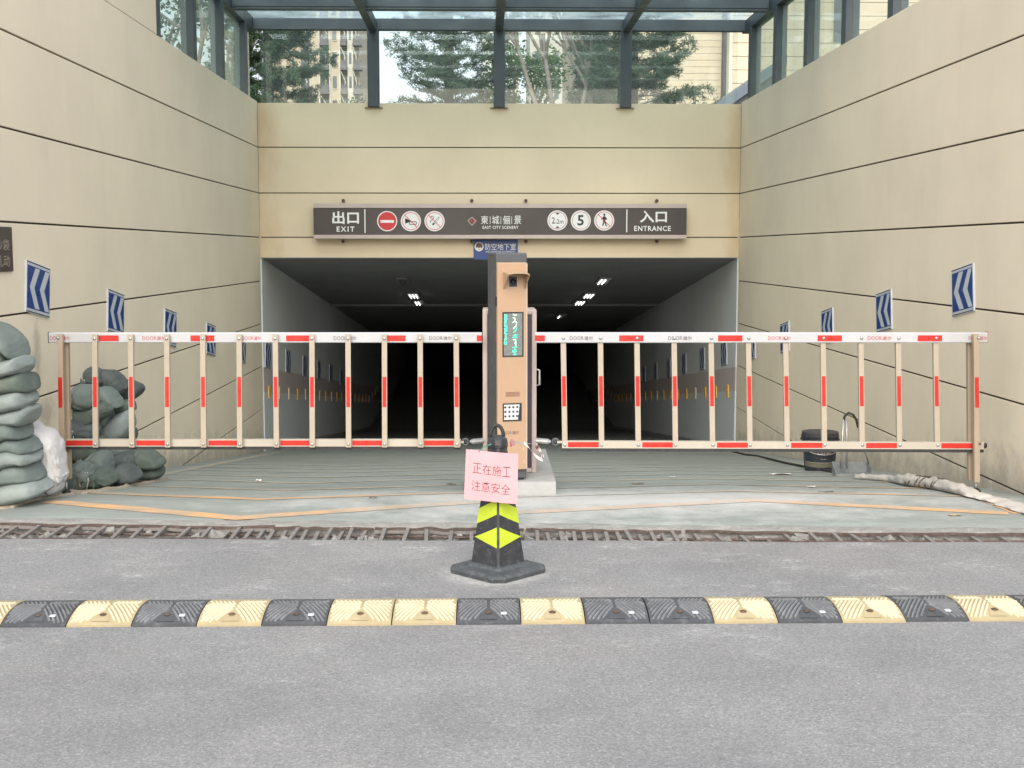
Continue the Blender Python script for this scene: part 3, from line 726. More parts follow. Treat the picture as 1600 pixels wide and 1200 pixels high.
for px, py, kind in ((605, 345.5, 0), (642, 345.5, 1), (679, 345.5, 2), (871, 344.5, 3), (907.5, 344.5, 4), (944, 344.5, 5)):
    disc(px, py, 15.6, 'ink_white', .0015)
    if kind == 0:
        disc(px, py, 14, 'ink_red', .003); sstroke([[(-10.5, .5), (10.5, .5)]], 4.2, 'ink_white', .0045, px, py)
    else:
        disc(px, py, 13.6, 'ink_red', .0025, r0=12.7 if kind in (1, 2, 5) else 12.9, name='symbol_ring') if kind not in (3, 4) else disc(px, py, 13.6, 'brand_red', .0025, r0=12.9, name='symbol_ring')
    if kind == 1:
        sstroke([[(-8, 0), (3, 1), (8, 1)], [(-2, 5), (8, 5), (9, 3), (8, 1)], [(-2, 5), (-2, 1)]], 1.1, 'ink_black', .003, px, py, polys=[[(-9, -5), (-2, -1.3), (-2, 1.3), (-9, 4)]])
        sstroke([[(-9, -9), (9, 9)]], 1.1, 'ink_red', .004, px, py)
    if kind == 2:
        sstroke([[(-3, 6), (7, -6)]], 2.6, 'ink_black', .003, px, py); sstroke([[(-.5, 3), (6.6, -5.5)]], 1.4, 'ink_white', .0035, px, py)
        sstroke([[(-7, -5), (-4, -8), (-1, -6), (-3, -2), (-6, -1), (-6, 3)]], .9, 'ink_black', .003, px, py)
        sstroke([[(-9, -9), (9, 9)]], 1.1, 'ink_red', .004, px, py)
    if kind == 3:
        sstroke([], 1, 'ink_black', .003, px, py, polys=[[(-3.5, -12), (3.5, -12), (0, -8.6)], [(-3.5, 12), (0, 8.6), (3.5, 12)]])
        stext('2.', 862, 869.5, 339.5, 349.5, 'ink_black', .01); stext('2m', 870, 880.5, 342.5, 349.5, 'ink_black', .005)
    if kind == 4: stext('5', 902.3, 912.3, 336, 352.5, 'ink_black', .025)
    if kind == 5:
        disc(px + .3, py - 9, 1.8, 'ink_black', .003, 12, name='symbol_mark')
        sstroke([[(0, 1), (-2.5, 8.5)], [(1, 1), (3.5, 9)], [(0, -5.5), (-4.5, -1.5)], [(1, -5), (4, -1.5)]], 2.0, 'ink_black', .003, px, py, polys=[[(-2, -6.5), (2, -6.5), (2.2, 2), (-1.8, 2)]])
        sstroke([[(-9, -9), (9, 9)]], 1.1, 'ink_red', .004, px, py)
sstroke([[(737.5, 339), (744, 345.5), (737.5, 352), (731, 345.5), (737.5, 339)]], 1.0, 'sign_trim', .002, name='emblem')
sstroke([[(738.5, 342), (741.5, 345.5), (738, 348.5), (735.5, 345.5), (738.5, 342)]], 1.6, 'ink_red', .002, name='emblem')
# small blue sign under it
YS = 16.77
x0, zt = sp(740, 374.5); x1, zb = sp(809, 405.5); cx, cz = (x0 + x1) / 2, (zt + zb) / 2
t = thing('shelter_sign', 'small blue plate with white lettering hung under the long dark sign', 'sign', (cx, YS, cz))
sbox('sign_plate', 'ink_blue', x0, x1, 0, .022, zb, zt, .002)
disc(748.5, 385.5, 7, 'ink_white', .0015, 28, name='emblem_disc'); disc(748.8, 384.5, 5.2, 'bolt', .0028, 24, name='emblem_disc')
sstroke([], 1, 'ink_white', .004, name='emblem_mark', polys=[[(744, 389), (753.3, 389), (750.5, 386.2), (748.6, 387.8), (746, 386)]])
stext('防空地下室', 758, 806, 380.3, 390.5, 'ink_white', .0); stext('AIR DEFENSE BASEMENT', 758.5, 805.5, 391.8, 394.6, 'ink_silver', .01)
m = MB()
# ================================================================ DRAIN GRATE
SX = [[15, 51, 84, 124, 160, 187, 226, 265, 300, 330, 352, 370, 392], [409, 430, 445, 464, 484, 501, 520, 537, 557], [591, 627, 664, 701, 735, 770, 805],
      [840, 860, 880, 900, 916, 935, 952, 971, 990, 1009, 1027, 1045, 1062], [1100, 1136, 1176, 1212, 1245, 1286, 1322, 1354, 1395, 1427, 1467, 1504, 1542, 1589]]
SX[0] = [-100, -60, -22] + SX[0]; SX[4] += [1630, 1670]
glab = ['rusty bar grate at the left end of the drain, its bars widely spaced', 'rusty bar grate with closely spaced bars, second piece from the left', 'bent rusty bar grate directly behind the black cone',
        'rusty bar grate with short pale bars just right of the black cone', 'long rusty bar grate running to the right end of the drain']
for gi, xs in enumerate(SX):
    X = [(x - 755) / 311.0 for x in xs]; a, b = X[0] - .05, X[-1] + .05; mid = (a + b) / 2
    t = thing('drain_grate', glab[gi], 'grate', (mid, drain_f(mid), 0), 0, 'grates over the drain')
    org = Vector((mid, drain_f(mid), 0)); rr = random.Random(gi + 3)
    def W2(x, f, z): return Vector((x, drain_f(x) * (1 - f) + drain_b(x) * f, z)) - org
    for x in X:
        m = MB(); k = rr.uniform(-.012, .012); zz = -.012 + rr.uniform(-.01, .006)
        m.beam(W2(x, .01, zz - .006), W2(x + k, .90, zz + rr.uniform(-.012, .006)), .019, .014, (0, 0, 1)); part('grate_bar', m, 'slat', t)
    def rail(f, z, w, d, mt, nm, wob=.010):
        m = MB(); n = 24; pts = [W2(a + (b - a) * i / n, f + wob * 3 * noise.noise(Vector((i * .3, f * 9, gi))), z + wob * noise.noise(Vector((i * .4, f * 5, gi + 9)))) for i in range(n + 1)]
        for p, q in zip(pts, pts[1:]): m.beam(p, q, w, d, (0, 0, 1))
        part(nm, m, mt, t)
    rail(.95, -.008, .018, .012, 'rust2', 'edge_rail'); 
    if gi in (0, 2): rail(.90, -.022, .008, .016, 'slat', 'edge_rail')
    def rebar(f, z, r, mt):
        m = MB(); L = b - a; n = int(L / .013); pts = []; rad = []
        for i in range(n + 1):
            x = a + L * i / n; p = W2(x, f + .05 * noise.noise(Vector((x * 1.5, f * 7, gi))), z + .008 * noise.noise(Vector((x * 2, f, 5)))); pts.append(p); rad.append(r * (1.18 if i % 2 else .92))
        m.tube(pts, rad, 6); part('ribbed_rod', m, mt, t)
    rebar(.74, -.035, .0065, 'rust'); rebar(.38 if gi < 2 else .45, -.05, .006, 'slat' if gi % 2 else 'rust')
    if gi in (2, 4): rebar(.60, -.028, .0065, 'rust')
    if gi in (0, 4): rail(.06, -.012, .02, .02, 'rust', 'edge_rail')

# ================================================================ SPEED BUMP
BY0, BD, BH = 4.905, .35, .032; BW = .2535
def bz(v):  # profile across, v 0..1
    return .008 + BH * (1 - abs(2 * v - 1) ** 2.3)
def block_mesh(name, base, ridge, extra):
    m = MB(); g_ = .0022; n = 14
    vs = [BD * i / n for i in range(n + 1)]; m.smooth = True
    for a, b in zip(vs, vs[1:]): m.quad((g_, a, bz(a / BD)), (BW - g_, a, bz(a / BD)), (BW - g_, b, bz(b / BD)), (g_, b, bz(b / BD)))
    m.smooth = False
    for x in (g_, BW - g_): m.add([(x, 0, 0)] + [(x, v, bz(v / BD)) for v in vs] + [(x, BD, 0)], [tuple(range(n + 3))])
    m.quad((g_, 0, 0), (BW - g_, 0, 0), (BW - g_, 0, .008), (g_, 0, .008))
    m.cur = 1; cx_, cy_ = BW / 2, BD * .52
    def ridge_(x_at, sx, sy, x_lo, x_hi, dy0=0.0):
        """diagonal rib from the crest at x_at, running sx sideways and sy across"""
        L = [(x_at, cy_ + dy0)]; st = .0150
        while True:
            q = (L[-1][0] + sx * st * .52, L[-1][1] + sy * st)
            if q[0] < x_lo or q[0] > x_hi or q[1] < .012 or q[1] > cy_ + .035: break
            L.append(q)
        if len(L) < 2: return
        nx_, ny_ = -sy * .0044 * .887, sx * .0044 * .46
        rows = [[(p[0] - nx_, p[1] - ny_), (p[0] - nx_ * .45, p[1] - ny_ * .45), (p[0] + nx_ * .45, p[1] + ny_ * .45), (p[0] + nx_, p[1] + ny_)] for p in L]
        pts = []
        for k, r in enumerate(rows):
            for j, p in enumerate(r): pts.append((p[0], p[1], bz(p[1] / BD) + (.0055 if j in (1, 2) else -.0005)))
        m.add(pts, [(4 * k + j, 4 * k + j + 1, 4 * k + 4 + j + 1, 4 * k + 4 + j) for k in range(len(L) - 1) for j in range(3)] + [(0, 1, 2, 3), tuple(4 * (len(L) - 1) + j for j in (3, 2, 1, 0))])
    for k in range(0, 7):
        for sy in (-1, 1):
            ridge_(cx_ - k * .0172 - .009, -1, sy, .008, BW - .008); ridge_(cx_ + k * .0172 + .009, 1, sy, .008, BW - .008)
    for dy0 in (-.033, -.066):
        ridge_(cx_ - .008, -1, -1, .008, BW - .008, dy0); ridge_(cx_ + .008, 1, -1, .008, BW - .008, dy0)
    # the small fixing pad in the front triangle
    m.cur = 0; y0, y1 = .018, .065
    m.add([(cx_ - .035, y0, bz(y0 / BD) + .0025), (cx_ + .035, y0, bz(y0 / BD) + .0025), (cx_ + .022, y1, bz(y1 / BD) + .0025), (cx_ - .022, y1, bz(y1 / BD) + .0025)], [(0, 1, 2, 3)])
    return m.mesh(name, [base, ridge])
blk = {'y': block_mesh('bump_block_yellow', 'bump_y', 'bump_yr', 0), 'k': block_mesh('bump_block_black', 'bump_k', 'bump_kr', 0)}
mb = MB(); mb.tube([(0, 0, 0), (0, 0, .003)], [.015, .012], 10); mb.tube([(0, 0, .003), (0, 0, .006)], [.006, .005], 6); bolt_me = mb.mesh('bump_bolt', 'bolt')
mb = MB(); mb.box(-.012, .012, -.012, .012, 0, .006, .002); stud_me = mb.mesh('bump_stud', 'ink_silver')
units = [(-12, 'kyky'), (-8, 'kyky'), (-4, 'kyky'), (0, 'ykyk'), (4, 'kyky'), (8, 'kyky')]
units[0] = (-12, 'kyky')
ulab = {-12: 'black and yellow rubber speed bump section, leftmost, mostly cut by the photo edge', -8: 'black and yellow rubber speed bump section at the left, ending below the sandbags',
        -4: 'black and yellow rubber speed bump section whose yellow right end meets another yellow block', 0: 'yellow and black rubber speed bump section directly in front of the cone',
        4: 'black and yellow rubber speed bump section starting where two black blocks meet', 8: 'black and yellow rubber speed bump section at the right edge of the photo'}
tilt = {-12: 0, -8: .004, -4: -.003, 0: .0, 4: -.006, 8: -.004}
for off, pat in units:
    x0 = -.365 + off * BW; root = thing('speed_bump', ulab[off], 'speed bump', (x0 + (.002 if off < 0 else .003), BY0 + random.uniform(-.005, .005) - (.004 if off >= 4 else 0), 0), tilt[off], 'rubber speed bump sections across the road')
    for i, c in enumerate(pat):
        b_ = link('bump_block', blk[c], root, (i * BW, 0, 0))
        link('bolt', bolt_me, b_, (BW / 2, .065, bz(.065 / BD) + .002))
        if c == 'k': link('reflector_stud', stud_me, b_, (BW / 2 + .06, .055, bz(.055 / BD) + .001))

# ================================================================ KIOSK, GEAR CABINET, PLINTH
m = MB(); z1 = .012
m.prism([(-.10, -.2), (.46, -.2), (.455, z1), (-.10, z1)], 'y', 7.96, 9.3)
bm_o = part('plinth', m, 'plinth'); tag(bm_o, 'low pale concrete plinth under the kiosk and barrier cabinet', 'plinth')
YC = 8.30
a = P(754, 484, YC); b = P(838, 737, YC)
t = thing('barrier_cabinet', 'champagne framed barrier cabinet with dark front standing behind the kiosk', 'cabinet', ((a.x + b.x) / 2, YC, z1))
w = (b.x - a.x) / 2; h = a.z - z1
def lb(nm, mt, x0, x1, y0, y1, z0, z1_, bev=.004, par=None):
    m = MB(); m.box(x0, x1, y0, y1, z0, z1_, bev); return part(nm, m, mt, par or t)
lb('cabinet_body', 'kiosk', -w + .012, w - .012, .012, .30, 0.001, h - .012)
lb('front_panel', 'kiosk2', -w + .034, w - .034, .001, .0115, .035, h - .05, .002)
lb('frame_post', 'sign_trim', -w, -w + .032, -.006, .05, .0, h, .005); lb('frame_post', 'sign_trim', w - .032, w, -.006, .05, .0, h, .005)
lb('frame_top', 'sign_trim', -w + .001, w - .001, -.004, .31, h - .032, h + .002, .008); lb('frame_base', 'sign_trim', -w + .033, w - .033, -.005, .04, .002, .03, .003)
m = MB(); z = P(838, 590, YC).z - z1; m.tube([(w - .005, .04, z + .05), (w + .02, .04, z + .045), (w + .022, .04, z - .05), (w - .005, .04, z - .055)], .008, 8); part('door_handle', m, 'chrome', t)
# kiosk
KX, KY = .154, 8.10
t = kiosk = thing('parking_kiosk', 'tall graphite kiosk with peach front, camera hood, green LED screen and keypad', 'kiosk', (KX, KY, z1), radians(13))
def kz(y): return P(800, y, 8.0).z - z1
lb('kiosk_body', 'kiosk', -.10, .10, -.10, .13, .012, kz(396) + .004, .008)
lb('kiosk_foot', 'rubber', -.085, .085, -.085, .11, 0, .0118, .002)
zt, zb = kz(410), kz(733)
# front panel built round its window openings
sx0, sx1, sz0, sz1 = -.068, .068, kz(557), kz(487); kx0, kx1, kz0, kz1 = -.066, .056, kz(657), kz(629)
panel = lb('front_panel', 'peach', -.100, .088, -.135, -.101, zb, zt, .006)
lb('edge_strip', 'peach_lt', .083, .0935, -.137, -.1005, zb + .004, zt - .004, .002, None)
lb('hinge', 'rubber', -.104, -.092, -.125, -.09, kz(478), kz(463), .002); lb('hinge', 'rubber', -.104, -.096, -.125, -.09, kz(678), kz(664), .002)
def frame(nm, mt, x0, x1, z0, z1_, th, y0, y1):
    m = MB(); m.box(x0, x1, y0, y1, z0, z0 + th); m.box(x0, x1, y0, y1, z1_ - th, z1_); m.box(x0, x0 + th, y0, y1, z0 + th, z1_ - th); m.box(x1 - th, x1, y0, y1, z0 + th, z1_ - th)
    return part(nm, m, mt, t)
scr = frame('screen_frame', 'rubber', sx0, sx1, sz0, sz1, .009, -.1375, -.1352)
sc_ = lb('led_screen', 'screen', sx0 + .009, sx1 - .009, -.1365, -.1352, sz0 + .009, sz1 - .009, 0)
# the LED rows, read off the display (source pixels inside 775..830 x 480..560 at 15x)
A1 = [[(195, 170), (245, 175), (245, 215), (200, 220)], [(200, 230), (250, 250), (235, 300), (190, 330)], [(190, 260), (240, 340), (190, 370)], [(205, 400), (245, 410), (245, 550)], [(190, 420), (210, 450)], [(185, 490), (240, 500)], [(205, 500), (205, 590)], [(190, 600), (250, 610), (215, 660), (240, 700)], [(180, 740), (245, 735)], [(215, 710), (205, 770)], [(190, 800), (190, 850), (240, 850), (240, 800)], [(190, 825), (240, 825)]]
A2 = [[(395, 155), (430, 190), (470, 165)], [(390, 235), (430, 245), (435, 300), (390, 350)], [(430, 300), (470, 350)], [(470, 385), (460, 430), (400, 490)], [(475, 480), (460, 530), (405, 580)], [(400, 650), (480, 640)], [(420, 680), (460, 680)], [(385, 700), (480, 705)], [(395, 755), (450, 750), (455, 880)], [(430, 830), (455, 885)], [(385, 935), (470, 925)], [(425, 930), (440, 1000)], [(385, 1010), (460, 1000)], [(385, 1040), (470, 1030)], [(430, 1000), (430, 1110)], [(400, 1105), (460, 1105)]]
def led(lines, mt, ex0=0):
    m = MB(); W__ = sx1 - sx0 - .018; H__ = sz1 - sz0 - .018
    def cv(p): return (sx0 + .009 + (p[0] - 180) / 420 * W__, sz1 - .009 - (p[1] - 135) / 990 * H__)
    for pl in lines:
        for p, q in zip(pl, pl[1:]):
            p, q = cv(p), cv(q); L = math.hypot(q[0] - p[0], q[1] - p[1]); n = max(1, int(L / .0042))
            for i in range(n + 1):
                x = p[0] + (q[0] - p[0]) * i / n; z = p[1] + (q[1] - p[1]) * i / n; r = .0024
                m.add([(x - r, -.1369, z - r), (x + r, -.1369, z - r), (x + r, -.1369, z + r), (x - r, -.1369, z + r)], [(0, 1, 2, 3)])
    part('led_lettering', m, mt, t)
led(A1, 'led'); led([l for i, l in enumerate(A2) if i in (0, 1, 2, 3, 8, 9)], 'led_w'); led([l for i, l in enumerate(A2) if i not in (0, 1, 2, 3, 8, 9)], 'led')
frame('keypad_frame', 'rubber', kx0, kx1, kz0, kz1, .007, -.1385, -.1352); lb('keypad_recess', 'ink_black', kx0 + .007, kx1 - .007, -.1358, -.1352, kz0 + .007, kz1 - .007, 0)
m = MB(); A_ = [(kx0 + .008, kz0 + .010), (kx1 - .024, kz0 + .010), (kx1 - .014, kz1 - .009), (kx0 + .008, kz1 - .009)]
m.add([(x, -.1362, z) for x, z in A_] + [(x, -.1385, z) for x, z in A_], [(0, 1, 2, 3), (4, 5, 6, 7), (0, 1, 5, 4), (1, 2, 6, 5), (2, 3, 7, 6), (3, 0, 4, 7)]); kp = part('keypad', m, 'alum', t)
for r in range(3):
    for c in range(4):
        m = MB(); x = kx0 + .016 + c * .0255; z = kz1 - .024 - r * .0285; m.tube([(x, -.1384, z), (x, -.1425, z)], .0075, 10); part('key_button', m, 'kiosk', kp)
for i in range(5):
    m = MB(); z = kz(612) - i * .0062; m.box(-.048, .044, -.1362, -.1352, z - .0012, z + .0012); part('speaker_slot', m, 'ink_thin', t)
m = MB(); put_text(m, 'DOOR', (-.037, -.1362, kz(675)), (1, 0, 0), (0, 0, 1), .055, .020, .0); put_text(m, '道尔', (.016, -.1362, kz(675)), (1, 0, 0), (0, 0, 1), .042, .021, .008); part('lettering', m, 'brand_dark', t)
# camera hood: sloping cheeks under a curved visor
zc0, zc1 = kz(452), kz(422); m = MB(); n = 8; x0, x1 = -.062, .078; dp = .115
prof = []
for i in range(n + 1): prof.append((x0 + .012 * (1 - cos(pi / 2 * min(1, i / 2))) if False else x0 + (x1 - x0) * i / n, zc1 - .010 * (abs(2 * i / n - 1) ** 3)))
for (xa, za), (xb_, zb_) in zip(prof, prof[1:]):
    m.add([(xa, -.135, za), (xb_, -.135, zb_), (xb_, -.135 - dp, zb_ - .014), (xa, -.135 - dp, za - .014), (xa, -.135, za - .006), (xb_, -.135, zb_ - .006), (xb_, -.135 - dp, zb_ - .020), (xa, -.135 - dp, za - .020)],
          [(0, 1, 2, 3), (7, 6, 5, 4), (3, 2, 6, 7), (0, 4, 5, 1)])
for x, s in ((x0, 1), (x1, -1)):
    Z = zc1 - .011; m.add([(x, -.135, zc0), (x, -.135, Z), (x, -.135 - dp, Z - .012), (x, -.135 - dp, Z - .022), (x + s * .004, -.135, zc0), (x + s * .004, -.135, Z), (x + s * .004, -.135 - dp, Z - .012), (x + s * .004, -.135 - dp, Z - .022)],
          [(0, 1, 2, 3), (7, 6, 5, 4), (0, 3, 7, 4), (3, 2, 6, 7), (2, 1, 5, 6)])
hood = part('camera_hood', m, 'peach', t)
frame('camera_bezel', 'peach_lt', -.030, .030, kz(449), kz(431), .004, -.139, -.1352); cm = lb('camera_window', 'ink_black', -.026, .026, -.1375, -.1352, kz(448), kz(432), 0)
m = MB(); z = kz(440); m.tube([(0, -.137, z), (0, -.144, z)], .018, 16); m.tube([(0, -.144, z), (0, -.146, z)], .012, 16); part('lens', m, 'lens', cm)

# ================================================================ BARRIER ARMS
YA = 8.20
LT = [95, 151.8, 207.4, 263.6, 319.5, 376, 432, 489, 545, 601.6, 657, 713]; LB = [98, 153, 209.5, 265, 321, 377, 434, 489.6, 546, 602, 658, 714.5]
RT = [880, 938, 995, 1053, 1110.7, 1169, 1227, 1285.5, 1344.6, 1402.8, 1461.3, 1523]; RB = [882.4, 939.7, 997, 1055, 1113, 1171.3, 1229.3, 1287.5, 1346.3, 1404.8, 1463.8, 1525]
def arm(side, TX, BX, label):
    L = side < 0; YA = 8.2 if L else 8.02
    o = P(745 if L else 845, 527, YA); t = thing('fence_barrier', label, 'barrier', tuple(o), 0, 'two fence barrier arms across the ramp')
    Q = lambda x, y, dy=0.0: P(x, y, YA) - o + Vector((0, dy, 0))
    xa, xb_ = (78, 753) if L else (836, 1541); k = .0041
    m = MB(); pa, pb = Q(xa, 527.3), Q(xb_, 527.3)
    hh = .033
    prf = [(-.022, -hh + .005), (-.017, -hh), (.017, -hh), (.022, -hh + .005), (.022, hh - .008), (.014, hh), (-.014, hh), (-.022, hh - .008)]
    m.add([(pa.x, q[0] + pa.y, q[1] + pa.z) for q in prf] + [(pb.x, q[0] + pb.y, q[1] + pb.z) for q in prf], [tuple(range(8)), tuple(range(8, 16))] + [(i, (i + 1) % 8, 8 + (i + 1) % 8, 8 + i) for i in range(8)])
    tr = part('top_rail', m, 'white', t)
    ex, exx = (pa.x, -1) if L else (pb.x, 1)
    m = MB(); m.box(min(ex, ex + exx * .006), max(ex, ex + exx * .006), -.024, .024, pa.z - .035, pa.z + .035, .004); part('end_cap', m, 'rubber' if L else 'peach', t)
    xa, xb_ = (104, 720) if L else (878, 1536); ya, yb = (691.5, 691.5) if L else (694, 696)
    pa, pb = Q(xa, ya), Q(xb_, yb); m = MB(); m.beam(pa, pb, .046, .038, (0, 1, 0)); br = part('bottom_rail', m, 'cream', t)
    dz = Vector((0, 0, -.0335)); m = MB(); m.beam(pa + dz, pb + dz, .020, .030, (0, 1, 0)); part('rubber_strip', m, 'rubber', t)
    def tape(x0, x1, y, hgt, dy, par=None, ybb=None):
        a, b = Q(x0, y, dy), Q(x1, ybb or y, dy); m = MB(); m.add([a + Vector((0, 0, -hgt)), b + Vector((0, 0, -hgt)), b + Vector((0, 0, hgt)), a + Vector((0, 0, hgt))], [(0, 1, 2, 3)])
        m.add([v + Vector((0, .0008, 0)) for v in (a + Vector((0, 0, -hgt)), b + Vector((0, 0, -hgt)), b + Vector((0, 0, hgt)), a + Vector((0, 0, hgt)))], [(3, 2, 1, 0)])
        part('red_tape', m, 'red', t)
    for x0, x1 in (((156, 187), (299, 336), (448, 485), (604, 634), (745, 753)) if L else ((836, 851), (967, 1004.5), (1121, 1159), (1276, 1314), (1432, 1470))):
        tape(x0, x1, 528.2, .0185, -.0236)
    seg_ = ((104, 149), (214.5, 261), (327, 373), (439, 486), (551, 597.5), (663, 709)) if L else ((887, 935), (1003, 1050.5), (1119.5, 1167.5), (1235, 1284), (1352, 1400), (1469, 1519))
    for x0, x1 in seg_: tape(x0, x1, ya if L else 694 + (x0 - 880) / 330, .0165, -.0202)
    dyb = -.044 if L else .0
    for i, (xt, xb2) in enumerate(zip(TX, BX)):
        endpost = (i == 0) if L else (i == len(TX) - 1)
        if endpost:
            # a pair of legs, one just behind the other, the front one reaching the ground
            dd = -.048
            for j, (px, pw, ddy) in enumerate(((3.4 if L else -3.5, .034, dd), (6.5 if L else -6, .026, .036))):
                y1 = 751 if not L else 749
                m = MB(); m.beam(Q(xt + px, 521.5, ddy), Q((xb2 + px if L else xb2 + px) + (4 if L else -1) * .3, y1, ddy), pw, .032, (0, 1, 0)); pl = part('support_leg', m, 'champ', t)
                a, b = Q(xt + px + .6, 588, ddy - .0172), Q(xt + px + 1.2, 635, ddy - .0172)
                if j == 0:
                    m = MB(); r = Vector((.0125, 0, 0)); m.add([a - r, a + r, b + r, b - r], [(0, 1, 2, 3)]); part('red_tape', m, 'red', pl)
                    q = Q(xt + .5, 527, ddy - .017); m = MB(); m.tube([q, q + Vector((0, -.006, 0))], [.011, .009], 8); part('bolt', m, 'chrome', pl)
                    q = Q(xb2, 691, ddy - .017); m = MB(); m.tube([q, q + Vector((0, -.006, 0))], [.009, .008], 8); part('bolt', m, 'bolt', pl)
            fx = Q(xb2 + (7 if L else -2), 757, -.02); gz = ramp_z(YA) - o.z
            m = MB(); c0 = Vector((fx.x, fx.y, 0)); m.tube([c0 + Vector((0, 0, fx.z + .02)), c0 + Vector((0, 0, gz + .02))], .009, 8); ft = part('foot_rod', m, 'chrome', t)
            m = MB(); m.tube([c0 + Vector((0, 0, gz + .032)), c0 + Vector((0, 0, gz + .018)), c0 + Vector((0, 0, gz + .001))], [.014, .030, .033], 12); part('rubber_foot', m, 'rubber', t)
            continue
        top = 522 if L else 533; bot = 697 if L else 690
        m = MB(); m.beam(Q(xt, top, dyb), Q(xb2, bot, dyb), .033, .024, (0, 1, 0)); bal = part('baluster', m, 'champ2', t)
        f0 = dyb - .0126; r = Vector((.0122, 0, 0)); xm = lambda y: xt + (xb2 - xt) * (y - 530) / 163
        a, b = Q(xm(588), 587.5, f0), Q(xm(634), 634.5, f0); m = MB(); m.add([a - r, a + r, b + r, b - r], [(0, 1, 2, 3)]); part('red_tape', m, 'red', bal)
        for py, dd in ((528, f0 if L else -.0225), (692 if L else 694.5, f0 if L else -.020)):
            q = Q(xm(py), py, dd); m = MB(); m.tube([q, q + Vector((0, -.004, 0)), q + Vector((0, -.006, 0))], [.010, .010, .006], 8); part('bolt', m, 'chrome', bal)
    for x0, x1, mt in (((80, 111, 'brand_red'), (224, 260, 'brand_red'), (379, 409, 'brand_red'), (522, 557, 'brand_dark'), (671, 706, 'brand_dark')) if L else
                       ((890, 926, 'brand_dark'), (1043, 1080, 'brand_dark'), (1199, 1234, 'brand_red'), (1354, 1391, 'brand_red'), (1511, 1540, 'brand_red'))):
        xm_ = x0 + (x1 - x0) * .60; m = MB(); a, b = Q(x0, 528, -.0232), Q(xm_, 528, -.0232)
        put_text(m, 'DOOR', (a + b) / 2, U, W_, b.x - a.x, .024, .0); a, b = Q(xm_ + .8, 528, -.0232), Q(x1, 528, -.0232); put_text(m, '道尔', (a + b) / 2, U, W_, b.x - a.x, .024, .006)
        part('lettering', m, mt, t)
    # strut linking the bottom rail to the cabinet
    xj, xc = (727, 756) if L else (868, 838)
    a, b = Q(xj, 690.5), Q(xc, 689); s = 1 if L else -1
    m = MB(); m.tube([a + Vector((s * .03, 0, .003)), a + Vector((s * .05, 0, .003)), b + Vector((0, .02, 0))], [.008, .017, .017], 10, True, True); st = part('strut', m, 'chrome', t)
    m = MB(); n = 14; pts = [a + Vector((.020 * cos(2 * pi * i / n), 0, .020 * sin(2 * pi * i / n))) for i in range(n + 1)]; m.tube(pts, .008, 6); m.tube([a + Vector((0, -.01, 0)), a + Vector((0, .02, 0))], .010, 8); part('strut_eye', m, 'kiosk', t)
    e = Q(715 if L else 882, 691.5); m = MB(); m.beam(Vector((e.x, .0, a.z)), Vector((a.x, .0, a.z)), .014, .02, (0, 1, 0)); part('hinge_plate', m, 'cream', t)
    if not L:
        q = Q(1538, 696); m = MB(); m.tube([q - Vector((.01, 0, 0)), q + Vector((.012, 0, 0))], [.024, .016], 12); part('end_knob', m, 'rubber', t)
arm(-1, LT, LB, 'left red and white fence barrier arm, in front of the sandbags')
arm(1, RT, RB, 'right red and white fence barrier arm, in front of the bucket')

# ================================================================ CONE, NOTICE, RIBBONS
CX, CY = .064, 5.74
t = thing('traffic_cone', 'black rubber square cone with lime chevron bands and a ring on top', 'cone', (CX, CY, 0))
def dia(h, ch=0.0):   # square turned corner-on, optionally with cut corners
    if ch == 0: return [(0, -h), (h, 0), (0, h), (-h, 0)]
    return [(-ch, -h + ch), (ch, -h + ch), (h - ch, -ch), (h - ch, ch), (ch, h - ch), (-ch, h - ch), (-h + ch, ch), (-h + ch, -ch)]
def loft(name, rings, mt, par, cap=True, bev=False):
    m = MB(); n = len(rings[0][1])
    vs = [(x, y, z) for z, pts in rings for x, y in pts]
    fs = [(i * n + k, i * n + (k + 1) % n, (i + 1) * n + (k + 1) % n, (i + 1) * n + k) for i in range(len(rings) - 1) for k in range(n)]
    if cap: fs += [tuple(reversed(range(n))), tuple(range((len(rings) - 1) * n, len(rings) * n))]
    m.add(vs, fs); return part(name, m, mt, par)
B = .242
loft('cone_base', [(0, dia(B, .03)), (.018, dia(B + .004, .03)), (.027, dia(B - .004, .03)), (.031, dia(B - .016, .03)), (.036, dia(.165, .018)), (.047, dia(.148, .012)), (.050, dia(.13, .008))], 'cone_base', t)
hb, ht, z0, z1c = .127, .047, .045, .578
def hd(z): return hb + (ht - hb) * (z - z0) / (z1c - z0)
loft('cone_body', [(z0, dia(hd(z0), .006)), (.30, dia(hd(.30), .006)), (z1c, dia(hd(z1c), .006))], 'cone', t)
loft('cone_neck', [(z1c - .002, dia(.056, .012)), (z1c + .012, dia(.060, .014)), (z1c + .035, dia(.056, .014)), (z1c + .045, dia(.040, .012)), (z1c + .052, dia(.022, .006))], 'cone', t)
m = MB(); pts = [(.030 * cos(a_) - .004, 0.006 * sin(a_), z1c + .045 + .052 * max(0, sin(a_)) + .0) for a_ in [pi * i / 14 for i in range(15)]]; m.tube(pts, .0085, 8); part('cone_ring', m, 'rubber', t)
